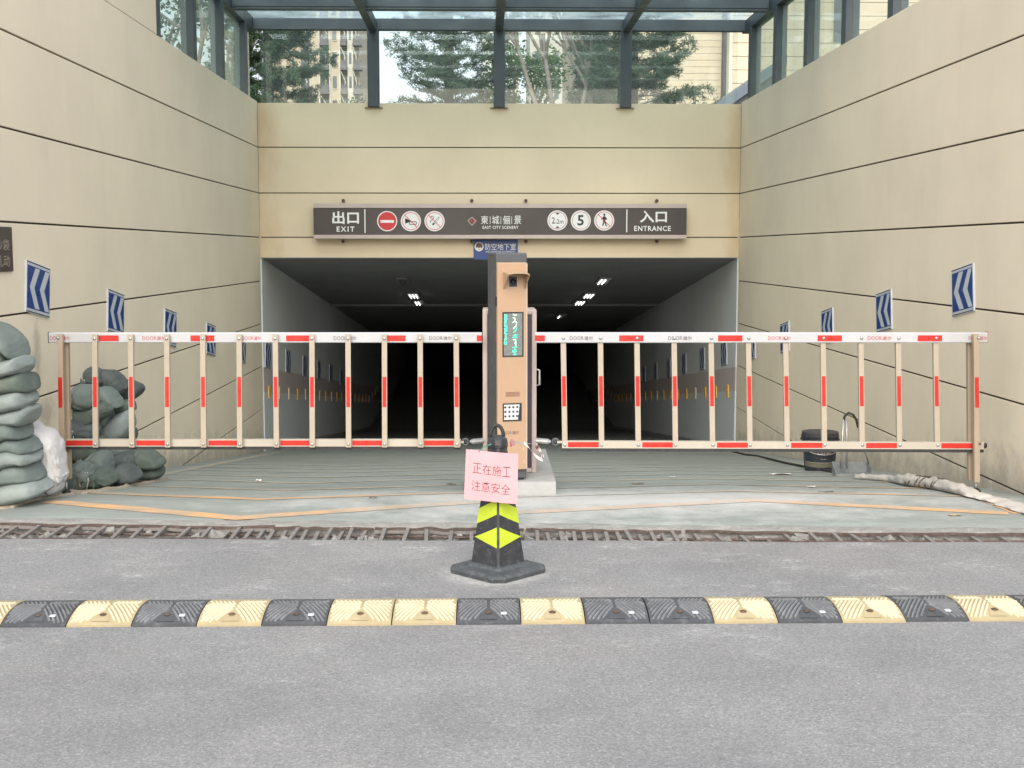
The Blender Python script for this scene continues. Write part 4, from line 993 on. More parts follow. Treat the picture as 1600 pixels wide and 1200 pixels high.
# chevrons: two bands on the two faces that meet at the front edge, and on the back pair
def facept(s, u, z, back=1, off=.0016):  # u 0 at the front edge, 1 at the side edge
    h_ = hd(z) - .006; x = s * u * h_; y = -(1 - u) * h_ - .0; n_ = Vector((s * .707, -.707, .06)) * off
    return Vector((x, (y) * back, z)) + Vector((n_.x + s * .003, (n_.y - .003) * back, n_.z))
for back in (1, -1):
    for (c_hi, s_hi, c_lo, s_lo) in ((.351, .296, .283, .226), (.226, .165, .133, .165)):
        for s in (-1, 1):
            m = MB(); k = 4; e0, e1 = .02, .98
            hi = [facept(s, e0 + (e1 - e0) * i / k, c_hi + (s_hi - c_hi) * i / k, back) for i in range(k + 1)]
            lo = [facept(s, e0 + (e1 - e0) * i / k, c_lo + (s_lo - c_lo) * i / k - (.0004 if i == k else 0), back) for i in range(k + 1)]
            m.add(hi + lo, [(i, i + 1, k + 2 + i, k + 1 + i) for i in range(k)]); part('lime_band', m, 'lime', t)
# notice
def np_(x, y, u, v): return P(x, y, 5.652 - .055 * (1 - v) * .0 + .0) + Vector((0, .014 * (1 - v) + .018 * (u - .5) ** 2 * 4 + .004 * sin(u * 9 + v * 5), 0))
cor = [(728, 704), (810, 710.5), (808, 788), (725, 780)]
def bil(u, v):
    a = Vector(cor[0]).lerp(Vector(cor[1]), u); b = Vector(cor[3]).lerp(Vector(cor[2]), u); p = a.lerp(b, v); return P(p.x, p.y, 5.62) + Vector((0, .020 * (1 - v) + .05 * (u - .62) ** 2 + .003 * sin(u * 8 + v * 4), 0))
NB = bil(.5, 1).copy(); t = thing('paper_notice', 'pink paper notice with dark Chinese writing tied to the cone', 'notice', tuple(NB))
m = MB(); m.smooth = True; n = 10; g = [[bil(i / n, j / n) - NB for i in range(n + 1)] for j in range(n + 1)]
m.add([p for r in g for p in r], [(j * (n + 1) + i, j * (n + 1) + i + 1, (j + 1) * (n + 1) + i + 1, (j + 1) * (n + 1) + i) for j in range(n) for i in range(n)])
m.add([p + Vector((0, .0006, 0)) for r in g for p in r], [((j + 1) * (n + 1) + i, (j + 1) * (n + 1) + i + 1, j * (n + 1) + i + 1, j * (n + 1) + i) for j in range(n) for i in range(n)])
part('paper_sheet', m, 'pink', t)
for row, (s, v0, u0) in enumerate((('正在施工', .355, .12), ('注意安全', .705, .11))):
    for i, c in enumerate(s):
        vs, fs, a0, a1, b0, b1 = text_mesh(c, -.011); m = MB(); uc, vc = u0 + .105 + i * .187, v0 + .008 * i
        sw = .165 if c not in '工' else .155; sh = .20
        m.add([bil(uc + (q.x - (a0 + a1) / 2) / (a1 - a0) * sw, vc - (q.y - (b0 + b1) / 2) / (b1 - b0) * sh) - NB + Vector((0, -.0014, 0)) for q in vs], fs); part('lettering', m, 'ink_thin', t)
# ribbon from the ring to the kiosk, with loose ends
def ribbon(pts, w, mt, name, tw=0.0):
    m = MB(); m.smooth = True; pp = [Vector(p) for p in pts]; L = []
    # smooth the polyline
    for _ in range(2):
        q = [pp[0]]
        for a, b in zip(pp, pp[1:]): q += [a * .75 + b * .25, a * .25 + b * .75]
        pp = q + [pp[-1]]
    for i, p in enumerate(pp):
        d = Vector((0, sin(i * tw) * w / 2, cos(i * tw) * w / 2)); L += [p - d, p + d]
    m.add(L, [(2 * i, 2 * i + 1, 2 * i + 3, 2 * i + 2) for i in range(len(pp) - 1)]); return m
r0 = P(789, 689, 5.72)
t = thing('ribbon_tie', 'pale and pink plastic ribbon strung from the cone ring towards the kiosk', 'ribbon', tuple(r0))
R_ = lambda x, y, Y: P(x, y, Y) - r0
part('ribbon_strand', ribbon([R_(778, 688, 5.74), R_(789, 688, 5.72), R_(802, 691, 6.4), R_(813, 692, 7.1), R_(822, 693, 7.7), R_(838, 694, 8.25)], .012, 'ribbon', 'r', .25), 'ribbon', t)
part('ribbon_strand', ribbon([R_(815, 691, 7.2), R_(818, 700, 7.2), R_(820, 712, 7.22), R_(819, 722, 7.2), R_(817, 729, 7.2)], .018, 'ribbon', 'r', .5), 'ribbon', t)
part('ribbon_strand', ribbon([R_(819, 692, 7.3), R_(829, 702, 7.3), R_(836, 712, 7.32), R_(848, 720, 7.3)], .018, 'ribbon', 'r', .3), 'ribbon', t)
part('ribbon_strand', ribbon([R_(796, 690, 6.2), R_(800, 700, 6.2), R_(797, 690, 6.2), R_(804, 693, 6.3)], .035, 'ribbon_pink', 'r', .3), 'ribbon_pink', t)
for k in range(4): part('ribbon_strand', ribbon([R_(836 + k, 693, 8.24), R_(838 + 2 * k, 702, 8.22), R_(841 + 2.4 * k, 714 - k, 8.2), R_(843 + 2.6 * k, 724 - 3 * k, 8.2)], .02, 'ribbon_pink', 'r', .6), ('ribbon_pink', 'ribbon_pink', 'ribbon', 'ribbon')[k], t)
part('ribbon_strand', ribbon([R_(768, 694, 5.69), R_(756, 698, 5.66), R_(748, 706, 5.64)], .006, 'string', 'r'), 'string', t)

# ================================================================ SANDBAGS
def cv(pts, x):
    if x <= pts[0][0]: return pts[0][1]
    for a, b in zip(pts, pts[1:]):
        if x <= b[0]:
            t_ = (x - a[0]) / max(1e-6, b[0] - a[0]); return a[1] + (b[1] - a[1]) * t_
    return pts[-1][1]
def smooth(f, x, w):   # softened reading of a traced edge
    return (f(x - w) + 2 * f(x) + f(x + w)) / 4
def sack(top, bot, Y, W, mt, label, group, seed, knot=None, name='sandbag', cat='sandbag', wr=1.0, grow=3.2, ends=(1, 1)):
    """a filled cloth sack: upper and lower edges measured off the photograph (3.51x crop), real depth W across"""
    T = [(x / 3.51, 470 + y / 3.51) for x, y in top]; B = [(x / 3.51, 470 + y / 3.51) for x, y in bot]
    x0, x1 = min(T[0][0], B[0][0]), max(T[-1][0], B[-1][0]); nu, nv = 64, 48; off = Vector((seed * 3.7, seed * 1.9, seed * 2.3)); wp = (x1 - x0) / 26
    k = Y / 2000; mid = P((x0 + x1) / 2, (cv(T, (x0 + x1) / 2) + cv(B, (x0 + x1) / 2)) / 2, Y); vs = []
    base = P((x0 + x1) / 2, max(p[1] for p in B), Y)
    kn = P(knot[0] / 3.51, 470 + knot[1] / 3.51, Y) if knot else None
    for i in range(nu + 1):
        th = pi * i / nu; t_ = (1 - cos(th)) / 2; x = x0 - 1 + (x1 - x0 + 2) * t_; u = 2 * t_ - 1
        yt = smooth(lambda q: cv(T, q), x, wp) - grow; yb = smooth(lambda q: cv(B, q), x, wp) + grow; yb = max(yb, yt + 1)
        e_ = 1.0
        for s_, en in ((-1, ends[0]), (1, ends[1])):
            if u * s_ > 0 and en: e_ = max(.0, 1 - abs(u) ** 9) ** .5
        c = P(x, (yt + yb) / 2, Y); hh = (yb - yt) / 2 * k * max(e_, .04); w_ = W / 2 * max(.22, (1 - abs(u) ** 5) ** .5)
        for j in range(nv):
            a = 2 * pi * j / nv; ca, sa = cos(a), sin(a)
            p = Vector((c.x, Y + w_ * math.copysign(abs(ca) ** .8, ca), c.z + hh * math.copysign(abs(sa) ** .62, sa)))
            q = p - mid
            d = noise.noise(q * 5 + off) * .014
            cr = 1 - abs(noise.noise(Vector((q.x * 7 + q.z * 5, q.y * 5, q.z * 15 - q.x * 6)) + off)) * 2.4
            d -= max(0, cr) ** 3 * .007 * wr * (.3 + abs(u))
            c2 = 1 - abs(noise.noise(Vector((q.x * 16 - q.z * 9, q.y * 9, q.z * 26 + q.x * 12)) + off * 1.7)) * 2.6
            d -= max(0, c2) ** 2 * .004 * wr * abs(u)
            d += sin(q.z * 70 + q.x * 30 * (1 if seed % 2 else -1) + 4 * noise.noise(q * 5 + off)) * .0035 * wr * abs(u) ** 1.5
            if wr > 4: d -= (max(0, sin(q.z * 85 + 9 * noise.noise(q * 6 + off))) ** 6 * .012 * math.exp(-((q.z + .0) / .10) ** 2) + abs(noise.noise(Vector((q.x * 9 + q.z * 6, q.y * 6, q.z * 10)) + off)) * .03)
            if kn and ca < .2:
                r_ = math.hypot(p.x - kn.x, p.z - kn.z); an = math.atan2(p.z - kn.z, p.x - kn.x)
                d += (sin(an * 13 + seed + 2 * noise.noise(q * 9)) * .010 - .004) * math.exp(-((r_ - .03) / .075) ** 2) * (r_ > .008) + .03 * math.exp(-(r_ / .025) ** 2)
            n_ = Vector((0, ca, sa * .8)); p += n_ * d * min(1, hh / .03)
            p.z = max(p.z, ramp_z(p.y) - .01); vs.append(p - base)
    m = MB(); m.smooth = True
    m.add(vs, [(i * nv + j, i * nv + (j + 1) % nv, (i + 1) * nv + (j + 1) % nv, (i + 1) * nv + j) for i in range(nu) for j in range(nv)] + [tuple(reversed(range(nv))), tuple(range(nu * nv, nu * nv + nv))])
    o = part(name, m, mt, None, tuple(base)); tag(o, label, cat, group)
    if knot:
        kz_ = kn - base; f = Vector((kz_.x, -W / 2 - .005, kz_.z)); q = MB(); n = 12
        q.tube([f + Vector((.022 * cos(2 * pi * i / n), -.008, .022 * sin(2 * pi * i / n))) for i in range(n + 1)], .007, 5)
        q.tube([f + Vector((.01, -.01, .01)), f + Vector((.03, -.03, .03)), f + Vector((.036, -.03, -.03)), f + Vector((.02, -.02, -.09))], .0045, 5); q.tube([f + Vector((-.005, -.01, 0)), f + Vector((-.03, -.03, -.03)), f + Vector((-.02, -.02, -.07))], .0045, 5)
        part('tie_string', q, 'string' if seed % 2 else 'string_w', o)
        q = MB(); q.smooth = True; n = 20
        rings = [[f + Vector((r * (1 + .25 * sin(a_ * 5)) * cos(a_), yy, r * (1 + .25 * sin(a_ * 5)) * sin(a_))) for a_ in [2 * pi * i / n for i in range(n)]] for r, yy in ((.040, .02), (.018, -.010), (.042, -.040), (.034, -.048))]
        q.add([v for r in rings for v in r], [(a_ * n + b_, a_ * n + (b_ + 1) % n, (a_ + 1) * n + (b_ + 1) % n, (a_ + 1) * n + b_) for a_ in range(3) for b_ in range(n)] + [tuple(range(3 * n, 4 * n))])
        part('sack_mouth', q, mt, o)
    return o
GA, GB = 'sandbags in the tall stack at the left edge', 'sandbags in the pile behind the barrier'
LE = -75
stack_ = [
 ([(LE, 150), (-30, 125), (0, 135), (60, 182), (105, 235), (124, 285), (127, 300)], [(LE, 260), (0, 242), (35, 248), (70, 280), (95, 308), (127, 310)], 'bag', 'topmost sandbag of the tall left stack, drooping over its edge'),
 ([(LE, 255), (0, 240), (40, 250), (70, 280), (94, 315)], [(LE, 345), (0, 338), (60, 328), (94, 322)], 'bag', 'short sandbag tucked under the topmost one of the left stack'),
 ([(LE, 350), (0, 340), (90, 318), (130, 308), (148, 320), (156, 345)], [(LE, 425), (0, 413), (60, 402), (120, 392), (145, 380), (156, 360)], 'bag3', 'third sandbag from the top of the tall left stack'),
 ([(LE, 425), (0, 413), (60, 402), (150, 393), (172, 420), (190, 480)], [(LE, 520), (0, 513), (60, 500), (120, 488), (190, 490)], 'bag2', 'olive sandbag with a squared end, fourth from the top of the tall left stack'),
 ([(LE, 525), (0, 515), (60, 502), (140, 490), (168, 500), (182, 540)], [(LE, 625), (0, 613), (70, 598), (130, 582), (165, 575), (182, 550)], 'bag3', 'light grey sandbag halfway up the tall left stack'),
 ([(LE, 640), (0, 617), (70, 600), (130, 584), (165, 573), (190, 571), (198, 580)], [(LE, 715), (0, 692), (60, 664), (110, 668), (150, 672), (180, 640), (198, 596)], 'bag3', 'sandbag of the tall left stack just above the white sack'),
 ([(LE, 740), (0, 695), (50, 668), (85, 662), (120, 680), (140, 710), (152, 742)], [(LE, 900), (0, 832), (25, 790), (60, 752), (105, 738), (152, 748)], 'bag', 'short dark sandbag in the lower half of the tall left stack'),
 ([(LE, 910), (0, 838), (30, 790), (65, 755), (105, 738), (150, 758), (185, 788), (206, 812)], [(LE, 930), (0, 852), (40, 822), (90, 804), (140, 814), (180, 826), (206, 820)], 'bag', 'fourth sandbag from the bottom of the tall left stack, touching the white sack'),
 ([(LE, 930), (0, 852), (50, 815), (95, 803), (150, 818), (190, 836), (207, 862)], [(LE, 990), (0, 935), (40, 912), (80, 890), (130, 878), (180, 888), (207, 878)], 'bag3', 'third sandbag from the bottom of the tall left stack, bulging a little'),
 ([(LE, 990), (0, 938), (40, 912), (90, 884), (140, 880), (185, 892), (210, 930), (226, 970)], [(LE, 1020), (0, 1004), (60, 994), (120, 982), (180, 978), (226, 978)], 'bag', 'second sandbag from the bottom of the tall left stack'),
 ([(LE, 1020), (0, 1004), (60, 994), (120, 983), (190, 978), (230, 992), (258, 1010), (273, 1024)], [(LE, 1105), (0, 1096), (80, 1090), (160, 1076), (230, 1058), (262, 1044), (273, 1030)], 'bag3', 'bottom sandbag of the tall left stack, resting on the ramp')]
for i, (t_, b_, mt, lab) in enumerate(stack_):
    sack(t_, b_, 7.52 + (.03, .07, .02, .05, .03, .06, .04, .07, .03, .05, .02)[i], .44, mt, lab, GA, i + 1, ends=(0, 1))
pile = [
 ([(437, 435), (450, 400), (480, 378), (520, 378), (550, 398), (560, 430)], [(437, 452), (470, 465), (520, 466), (560, 460)], 9.45, 'bagd', 'dark tied sandbag at the top left of the pile', (487, 440)),
 ([(530, 400), (560, 385), (620, 390), (655, 415), (682, 455), (690, 475)], [(530, 455), (580, 465), (615, 488), (640, 505), (670, 498), (690, 480)], 9.62, 'bagd', 'topmost dark sandbag of the pile behind the second baluster', None),
 ([(640, 500), (672, 448), (710, 442), (745, 462), (782, 474)], [(640, 525), (662, 560), (700, 552), (740, 528), (768, 508), (782, 486)], 9.95, 'bagd', 'sandbag with a pointed tip sticking out at the upper right of the pile', None),
 ([(372, 525), (388, 485), (430, 468), (500, 468), (532, 490), (545, 535)], [(372, 560), (400, 580), (470, 590), (520, 584), (545, 565)], 9.15, 'bag', 'plump sandbag gathered with green string, third from the top of the pile', (408, 540)),
 ([(515, 485), (560, 478), (600, 486), (632, 525), (662, 572)], [(515, 565), (560, 570), (590, 558), (620, 572), (662, 579)], 9.35, 'bag', 'sandbag slumped over the middle of the pile top', None),
 ([(372, 585), (470, 590), (550, 566), (595, 557), (612, 580)], [(372, 645), (440, 662), (490, 692), (530, 668), (575, 630), (612, 612)], 9.18, 'bag2', 'wide sagging sandbag under the green tied one', None),
 ([(602, 600), (640, 572), (690, 550), (722, 555), (735, 580)], [(602, 670), (650, 645), (700, 618), (735, 600)], 9.70, 'bag2', 'sandbag high on the right flank of the pile', None),
 ([(540, 655), (575, 625), (600, 622), (612, 640)], [(540, 705), (580, 685), (612, 660)], 9.42, 'bag', 'small sandbag squeezed in the middle of the pile', None),
 ([(372, 665), (420, 660), (480, 688), (530, 685), (540, 700)], [(372, 745), (420, 760), (480, 754), (530, 745), (540, 730)], 9.05, 'bagd', 'dark sandbag with a gathered tied mouth facing the viewer', (425, 715)),
 ([(535, 740), (590, 672), (650, 632), (705, 614), (735, 640)], [(535, 785), (600, 775), (660, 760), (700, 735), (735, 690)], 9.45, 'bag3', 'pale creased sandbag on the right flank of the pile', None),
 ([(630, 770), (680, 740), (725, 700), (740, 720)], [(630, 800), (690, 790), (740, 760)], 9.62, 'bag2', 'small sandbag peeking out under the pale creased one on the right flank', None),
 ([(395, 790), (460, 762), (530, 745), (570, 765)], [(395, 860), (450, 878), (520, 858), (570, 830)], 9.08, 'bag2', 'long sandbag lying level with the bottom rail of the barrier', None),
 ([(555, 790), (630, 768), (690, 772), (735, 800)], [(555, 850), (620, 875), (690, 850), (735, 825)], 9.40, 'bag', 'sandbag right of the long one at rail level', None),
 ([(372, 835), (395, 805), (435, 812), (450, 850)], [(372, 940), (410, 925), (450, 890)], 9.10, 'bagd', 'dark sack shape added for the shadow right beside the barrier leg', None),  # shadow given the shape and colour of a dark sack
 ([(465, 890), (500, 852), (550, 833), (592, 845), (612, 890), (616, 925)], [(465, 905), (510, 935), (560, 940), (605, 952), (616, 940)], 8.98, 'bag', 'rounded sandbag behind the small tied one low in the pile', (480, 885)),
 ([(608, 870), (660, 842), (715, 836), (740, 862), (752, 890)], [(608, 925), (660, 925), (715, 912), (752, 905)], 9.25, 'bagd', 'sandbag between the olive one and the rounded one low in the pile', None),
 ([(716, 850), (745, 816), (795, 816), (845, 844), (880, 875), (899, 888)], [(716, 900), (750, 938), (800, 915), (850, 908), (899, 896)], 9.40, 'bag2', 'olive sandbag with a pointed right end lying on the thin one', (745, 880)),
 ([(752, 940), (800, 908), (850, 905), (880, 922), (892, 938)], [(752, 962), (820, 966), (870, 960), (892, 946)], 9.46, 'bag2', 'thin sandbag on the ground at the right end of the pile', None),
 ([(378, 970), (405, 915), (455, 893), (495, 912), (517, 955)], [(378, 1028), (440, 1030), (490, 1014), (517, 985)], 8.60, 'bag', 'big front sandbag of the pile lying beside the foot of the barrier leg', (505, 935)),
 ([(512, 948), (540, 924), (585, 932), (615, 960), (634, 984)], [(512, 980), (560, 1004), (605, 1002), (634, 993)], 8.72, 'bag2', 'small tied sandbag with a frayed mouth at the front of the pile', (535, 960)),
 ([(615, 930), (670, 904), (725, 920), (752, 950), (768, 966)], [(615, 975), (655, 994), (710, 988), (768, 970)], 8.98, 'bagd', 'flat dark sandbag on the ground at the middle front of the pile', None)]
for i, (t_, b_, Y, mt, lab, kn_) in enumerate(pile):
    sack(t_, b_, Y, .34, mt, lab, GB, i + 20, kn_, wr=1.5, grow=3.4)
sack([(140, 700), (165, 655), (190, 640), (232, 688), (290, 712), (325, 742), (342, 800), (352, 900), (354, 960)], [(140, 760), (185, 830), (215, 930), (250, 1030), (280, 1062), (310, 1058), (340, 1025), (354, 970)], 7.86, .34, 'bagw',
     'crumpled white woven sack slumped between the tall sandbag stack and the barrier leg', '', 71, name='woven_sack', cat='sack', wr=4.5)

# sand spilled round the bags
def spill(pts, wd, label, seed):
    rr = random.Random(seed); m = MB(); m.smooth = True; n = 60; k = 8; P0 = [G(*p) for p in pts]; rows = []
    for i in range(n + 1):
        s_ = i / n * (len(P0) - 1); a = min(int(s_), len(P0) - 2); p = P0[a].lerp(P0[a + 1], s_ - a); env = sin(pi * i / n) ** .5
        rows.append([(p.x, p.y + (j / k - .5) * wd * env * (1 + .5 * noise.noise(Vector((i * .35, j, seed)))), 0) for j in range(k + 1)])
    vs = [(x, y, ramp_z(y) + .004 + (.020 * env_ * (1 - abs(2 * j / k - 1) ** 2) * (.5 + abs(noise.noise(Vector((x * 14, y * 14, seed)))))) - (.004 if j in (0, k) else 0)) for r in rows for j, (x, y, env_) in enumerate([(q[0], q[1], 1) for q in r])]
    m.add(vs, [(i * (k + 1) + j, i * (k + 1) + j + 1, (i + 1) * (k + 1) + j + 1, (i + 1) * (k + 1) + j) for i in range(n) for j in range(k)])
    struct(part('spilled_sand', m, 'sand'), 'stuff')
spill([(-30, 797), (30, 790), (72, 779), (118, 773)], .20, '', 1); spill([(108, 770), (140, 770), (175, 765), (205, 760), (262, 750)], .30, '', 2)
# ================================================================ BUCKET, DUSTPAN, CANVAS ROLL, CABLE, SCRAPS
g = G(1285, 736); kb = g.y / 2000
t = thing('bucket', 'dark plastic bucket with a plum grey lid standing against the right wall', 'bucket', (g.x, g.y + .10, ramp_z(g.y + .1)))
Hb = 66 * kb; r1, r0 = 28 * kb, 23.5 * kb
m = MB(); m.tube([(0, 0, 0), (0, 0, .004), (0, 0, Hb * .72), (0, 0, Hb * .74), (0, 0, Hb * .84), (0, 0, Hb * .85)], [r0 * .97, r0, r0 + (r1 - r0) * .8, r1 * 1.04, r1 * 1.06, r1], 40, True, True); part('bucket_body', m, 'bucket', t)
m = MB(); m.tube([(0, 0, Hb * .85), (0, 0, Hb * .855), (0, 0, Hb * .875), (0, 0, Hb * .88), (0, 0, Hb * .955), (0, 0, Hb * .96)], [r1 * 1.04, r1 * 1.07, r1 * 1.07, r1 * 1.03, r1 * 1.03, r1 * 1.01], 40, True, True); m.tube([(0, 0, Hb * .765), (0, 0, Hb * .785)], [r1 * 1.12, r1 * 1.12], 40, True, True); part('lid', m, 'lid', t)
m = MB(); z_ = Hb * .62; pts = [(r1 * 1.02 * cos(a_), -r1 * 1.02 * abs(sin(a_)) - .004, z_ - .0 - .17 * Hb * sin(a_)) for a_ in [pi * i / 16 for i in range(17)]]; m.tube(pts, .004, 6); part('handle', m, 'chrome', t)
def band(z0_, z1_, a0, a1, mt, nm, r_off=.0015):
    m = MB(); m.smooth = True; n = 18
    def rr_(z): return r0 + (r1 - r0) * .8 * min(1, z / (Hb * .72)) + r_off
    A = [a0 + (a1 - a0) * i / n for i in range(n + 1)]
    m.add([(rr_(z) * cos(a_), rr_(z) * sin(a_), z) for z in (z0_, z1_) for a_ in A], [(i, i + 1, n + 2 + i, n + 1 + i) for i in range(n)]); part(nm, m, mt, t)
band(Hb * .13, Hb * .22, -pi * .95, -pi * .05, 'bucket_band', 'label_band'); band(Hb * .235, Hb * .25, -pi * .95, -pi * .05, 'bucket_print', 'label_band')
for i, (a_, wd) in enumerate(((-1.95, .05), (-1.82, .03), (-1.72, .07), (-1.58, .05), (-1.46, .03), (-1.36, .09), (-1.2, .06))): band(Hb * (.44 + .0 * i), Hb * .50, a_, a_ + wd, 'bucket_print', 'label_mark')
for i in range(4): band(Hb * .325, Hb * .345, -1.75 + .1 * i, -1.70 + .1 * i, 'bucket_print', 'label_mark')
# dustpan
g = G(1335, 744); q = P(1320, 650, g.y + .02)
t = thing('dustpan', 'grey long handled dustpan standing by the bucket at the right wall', 'dustpan', (g.x, g.y, ramp_z(g.y) + .004))
kd = g.y / 2000; w2 = 31 * kd
m = MB(); T = .003
o_p = [(-w2, -.04), (w2 * .72, -.04), (w2, .05), (w2 * .96, .16), (-w2 * .86, .16), (-w2, .05)]
m.add([(x, y, 0.0) for x, y in o_p] + [(x, y, T) for x, y in o_p], [tuple(range(6)), tuple(range(6, 12))] + [(i, (i + 1) % 6, 6 + (i + 1) % 6, 6 + i) for i in range(6)]); part('pan_floor', m, 'dustpan', t)
m = MB()
for a, b, ha, hb_ in ((0, 5, .03, .07), (5, 4, .07, .085), (4, 3, .085, .08), (3, 2, .08, .06), (0, 1, .022, .012)):
    pa, pb = Vector((*o_p[a], 0)), Vector((*o_p[b], 0)); d_ = (pb - pa).normalized(); n_ = Vector((-d_.y, d_.x, 0)) * .003
    m.add([pa - n_, pb - n_, pb - n_ + Vector((0, 0, hb_)), pa - n_ + Vector((0, 0, ha)), pa + n_, pb + n_, pb + n_ + Vector((0, 0, hb_)), pa + n_ + Vector((0, 0, ha))], [(0, 1, 2, 3), (7, 6, 5, 4), (3, 2, 6, 7), (0, 3, 7, 4), (1, 5, 6, 2)])
part('pan_rim', m, 'dustpan', t)
Z0 = .03; zt = q.z - (ramp_z(g.y) + .004)
def dp(px, py, dy): v = P(px, py, g.y + dy); return (v.x - g.x, dy, v.z - ramp_z(g.y) - .004)
m = MB(); m.tube([dp(1314, 732, .03), dp(1316, 690, .05), dp(1318, 655, .06)], .010, 8); m.tube([dp(1323, 732, .06), dp(1323, 690, .06), dp(1323, 656, .06)], .008, 8); part('handle_rod', m, 'chrome', t)
m = MB(); m.tube([dp(1318, 658, .06), dp(1320, 650, .06), dp(1326, 645, .06), dp(1333, 648, .06), dp(1338, 656, .06), dp(1341, 668, .06)], .010, 8); part('handle_grip', m, 'cable', t)
m = MB(); m.tube([dp(1341, 666, .06), dp(1346, 690, .09), dp(1360, 732, .13)], .007, 8); part('handle_rod', m, 'chrome', t)
# canvas roll
cp = [(1336, 745, 3, 4), (1362, 746, 4, 5), (1392, 749, 5, 5), (1412, 751, 8, 8), (1430, 753, 10, 9), (1455, 756, 10, 9), (1478, 760, 10, 9), (1500, 766, 11, 8), (1525, 774, 14, 4.5), (1548, 780, 18, 3), (1572, 786, 20, 2.5), (1600, 795, 23, 2.5), (1640, 808, 24, 2.5)]
g0 = G(1430, 762); t = thing('canvas_roll', 'dirty pale canvas roll bound with cord lying along the foot of the right wall', 'canvas roll', tuple(g0))
m = MB(); m.smooth = True; n = 16; cc = []
for (x, y, rh_, rv) in cp: b_ = G(x, y + rv * .9); cc.append((b_, rh_ * b_.y / 2000, rv * b_.y / 2000))
def interp(s_):
    i = min(int(s_), len(cc) - 2); f = s_ - i; a, b = cc[i], cc[i + 1]; f = f * f * (3 - 2 * f)
    return a[0].lerp(b[0], s_ - i), a[1] + (b[1] - a[1]) * f, a[2] + (b[2] - a[2]) * f
N_ = 90; vs = []; base_pts = []
for i in range(N_ + 1):
    s_ = (len(cc) - 1) * i / N_; p, rh_, rv = interp(s_); p.x = min(p.x, XR - rh_ - .0); p2 = interp(min(s_ + .1, len(cc) - 1.001))[0]; d_ = (p2 - p) if (p2 - p).length > 1e-4 else Vector((.3, -1, 0)); d_.z = 0; d_.normalize(); nn = Vector((-d_.y, d_.x, 0)); base_pts.append((p, rh_, rv, nn))
    for j in range(n):
        a_ = 2 * pi * j / n; wr = 1 + .34 * noise.noise(Vector((s_ * 2.2, cos(a_) * 1.4, sin(a_) * 1.4))) + .22 * noise.noise(Vector((s_ * 8, a_, 0)))
        v = p + nn * cos(a_) * rh_ * wr * 1.1 + Vector((0, 0, max(.002, rv * (1 + sin(a_)) * wr)))
        v.z = max(v.z, ramp_z(v.y) + .003); vs.append(v - g0)
m.add(vs, [(i * n + j, i * n + (j + 1) % n, (i + 1) * n + (j + 1) % n, (i + 1) * n + j) for i in range(N_) for j in range(n)] + [tuple(reversed(range(n))), tuple(range(N_ * n, N_ * n + n))]); part('canvas_sheet', m, 'canvas', t)
for s_ in (3.75, 4.1, 4.4, 4.75, 5.1, 5.55, 5.7):
    i = int(s_ / (len(cc) - 1) * N_); p, rh_, rv, nn = base_pts[i]; m = MB()
    m.tube([p - g0 + nn * cos(a_) * (rh_ * 1.16) + Vector((.02 * sin(a_), 0, max(.003, rv * 1.06 * (1 + sin(a_))))) for a_ in [2 * pi * q_ / 16 for q_ in range(17)]], .005, 5); part('binding_cord', m, 'bark', t)
# cable along the wall foot
m = MB(); pts = []
for x, y in ((1060, 690), (1113, 703), (1140, 706), (1165, 712), (1184, 714), (1203, 719), (1223, 724), (1262, 732), (1300, 739)):
    v = G(x, y); v.x = min(v.x, XR - .015); pts.append(v + Vector((0, 0, .012)))
m.tube(pts, .012, 6); tag(part('cable', m, 'cable'), 'black cable trailing along the foot of the right wall to the bucket', 'cable')
def scrap(x, y, w, d, label, mt='paper', h=.008):
    g = G(x, y); m = MB(); n = 4; rr = random.Random(x)
    gg = [[(w * (i / n - .5) + rr.uniform(-1, 1) * w * .05, d * (j / n - .5) + rr.uniform(-1, 1) * d * .08, ramp_z(g.y + d * (j / n - .5)) - g.z + .004 + rr.random() * h) for i in range(n + 1)] for j in range(n + 1)]
    m.add([p for r in gg for p in r], [(j * (n + 1) + i, j * (n + 1) + i + 1, (j + 1) * (n + 1) + i + 1, (j + 1) * (n + 1) + i) for j in range(n) for i in range(n)])
    tag(part('paper_scrap', m, mt, None, tuple(g)), label, 'litter')
scrap(1220, 742, .16, .13, 'flat white paper scrap on the ramp left of the bucket', 'paper', .012)
scrap(405, 753, .045, .05, 'small white scrap on the ramp behind the left orange chevrons', 'paper', .02)
scrap(1268, 762, .05, .06, 'small white scrap on the ramp in front of the dustpan')
scrap(1050, 747, .05, .08, 'small pale scrap on the ramp right of the plinth')
scrap(705, 758, .07, .03, 'dark flake on the ramp left of the pink notice', 'bolt')
scrap(583, 779, .05, .03, 'dark flake on the ramp above the drain, left of centre', 'bolt')
scrap(997, 757, .09, .03, 'dark strip lying on the dusty ramp right of the plinth', 'bolt')
scrap(1290, 770, .10, .03, 'dark flake on the ramp below the bucket', 'bolt')
# yellow brown leaf litter patch by the right marking
scrap(1492, 806, .07, .04, 'crushed yellow leaf on the ramp near the right drain end', 'bump_y', .004)

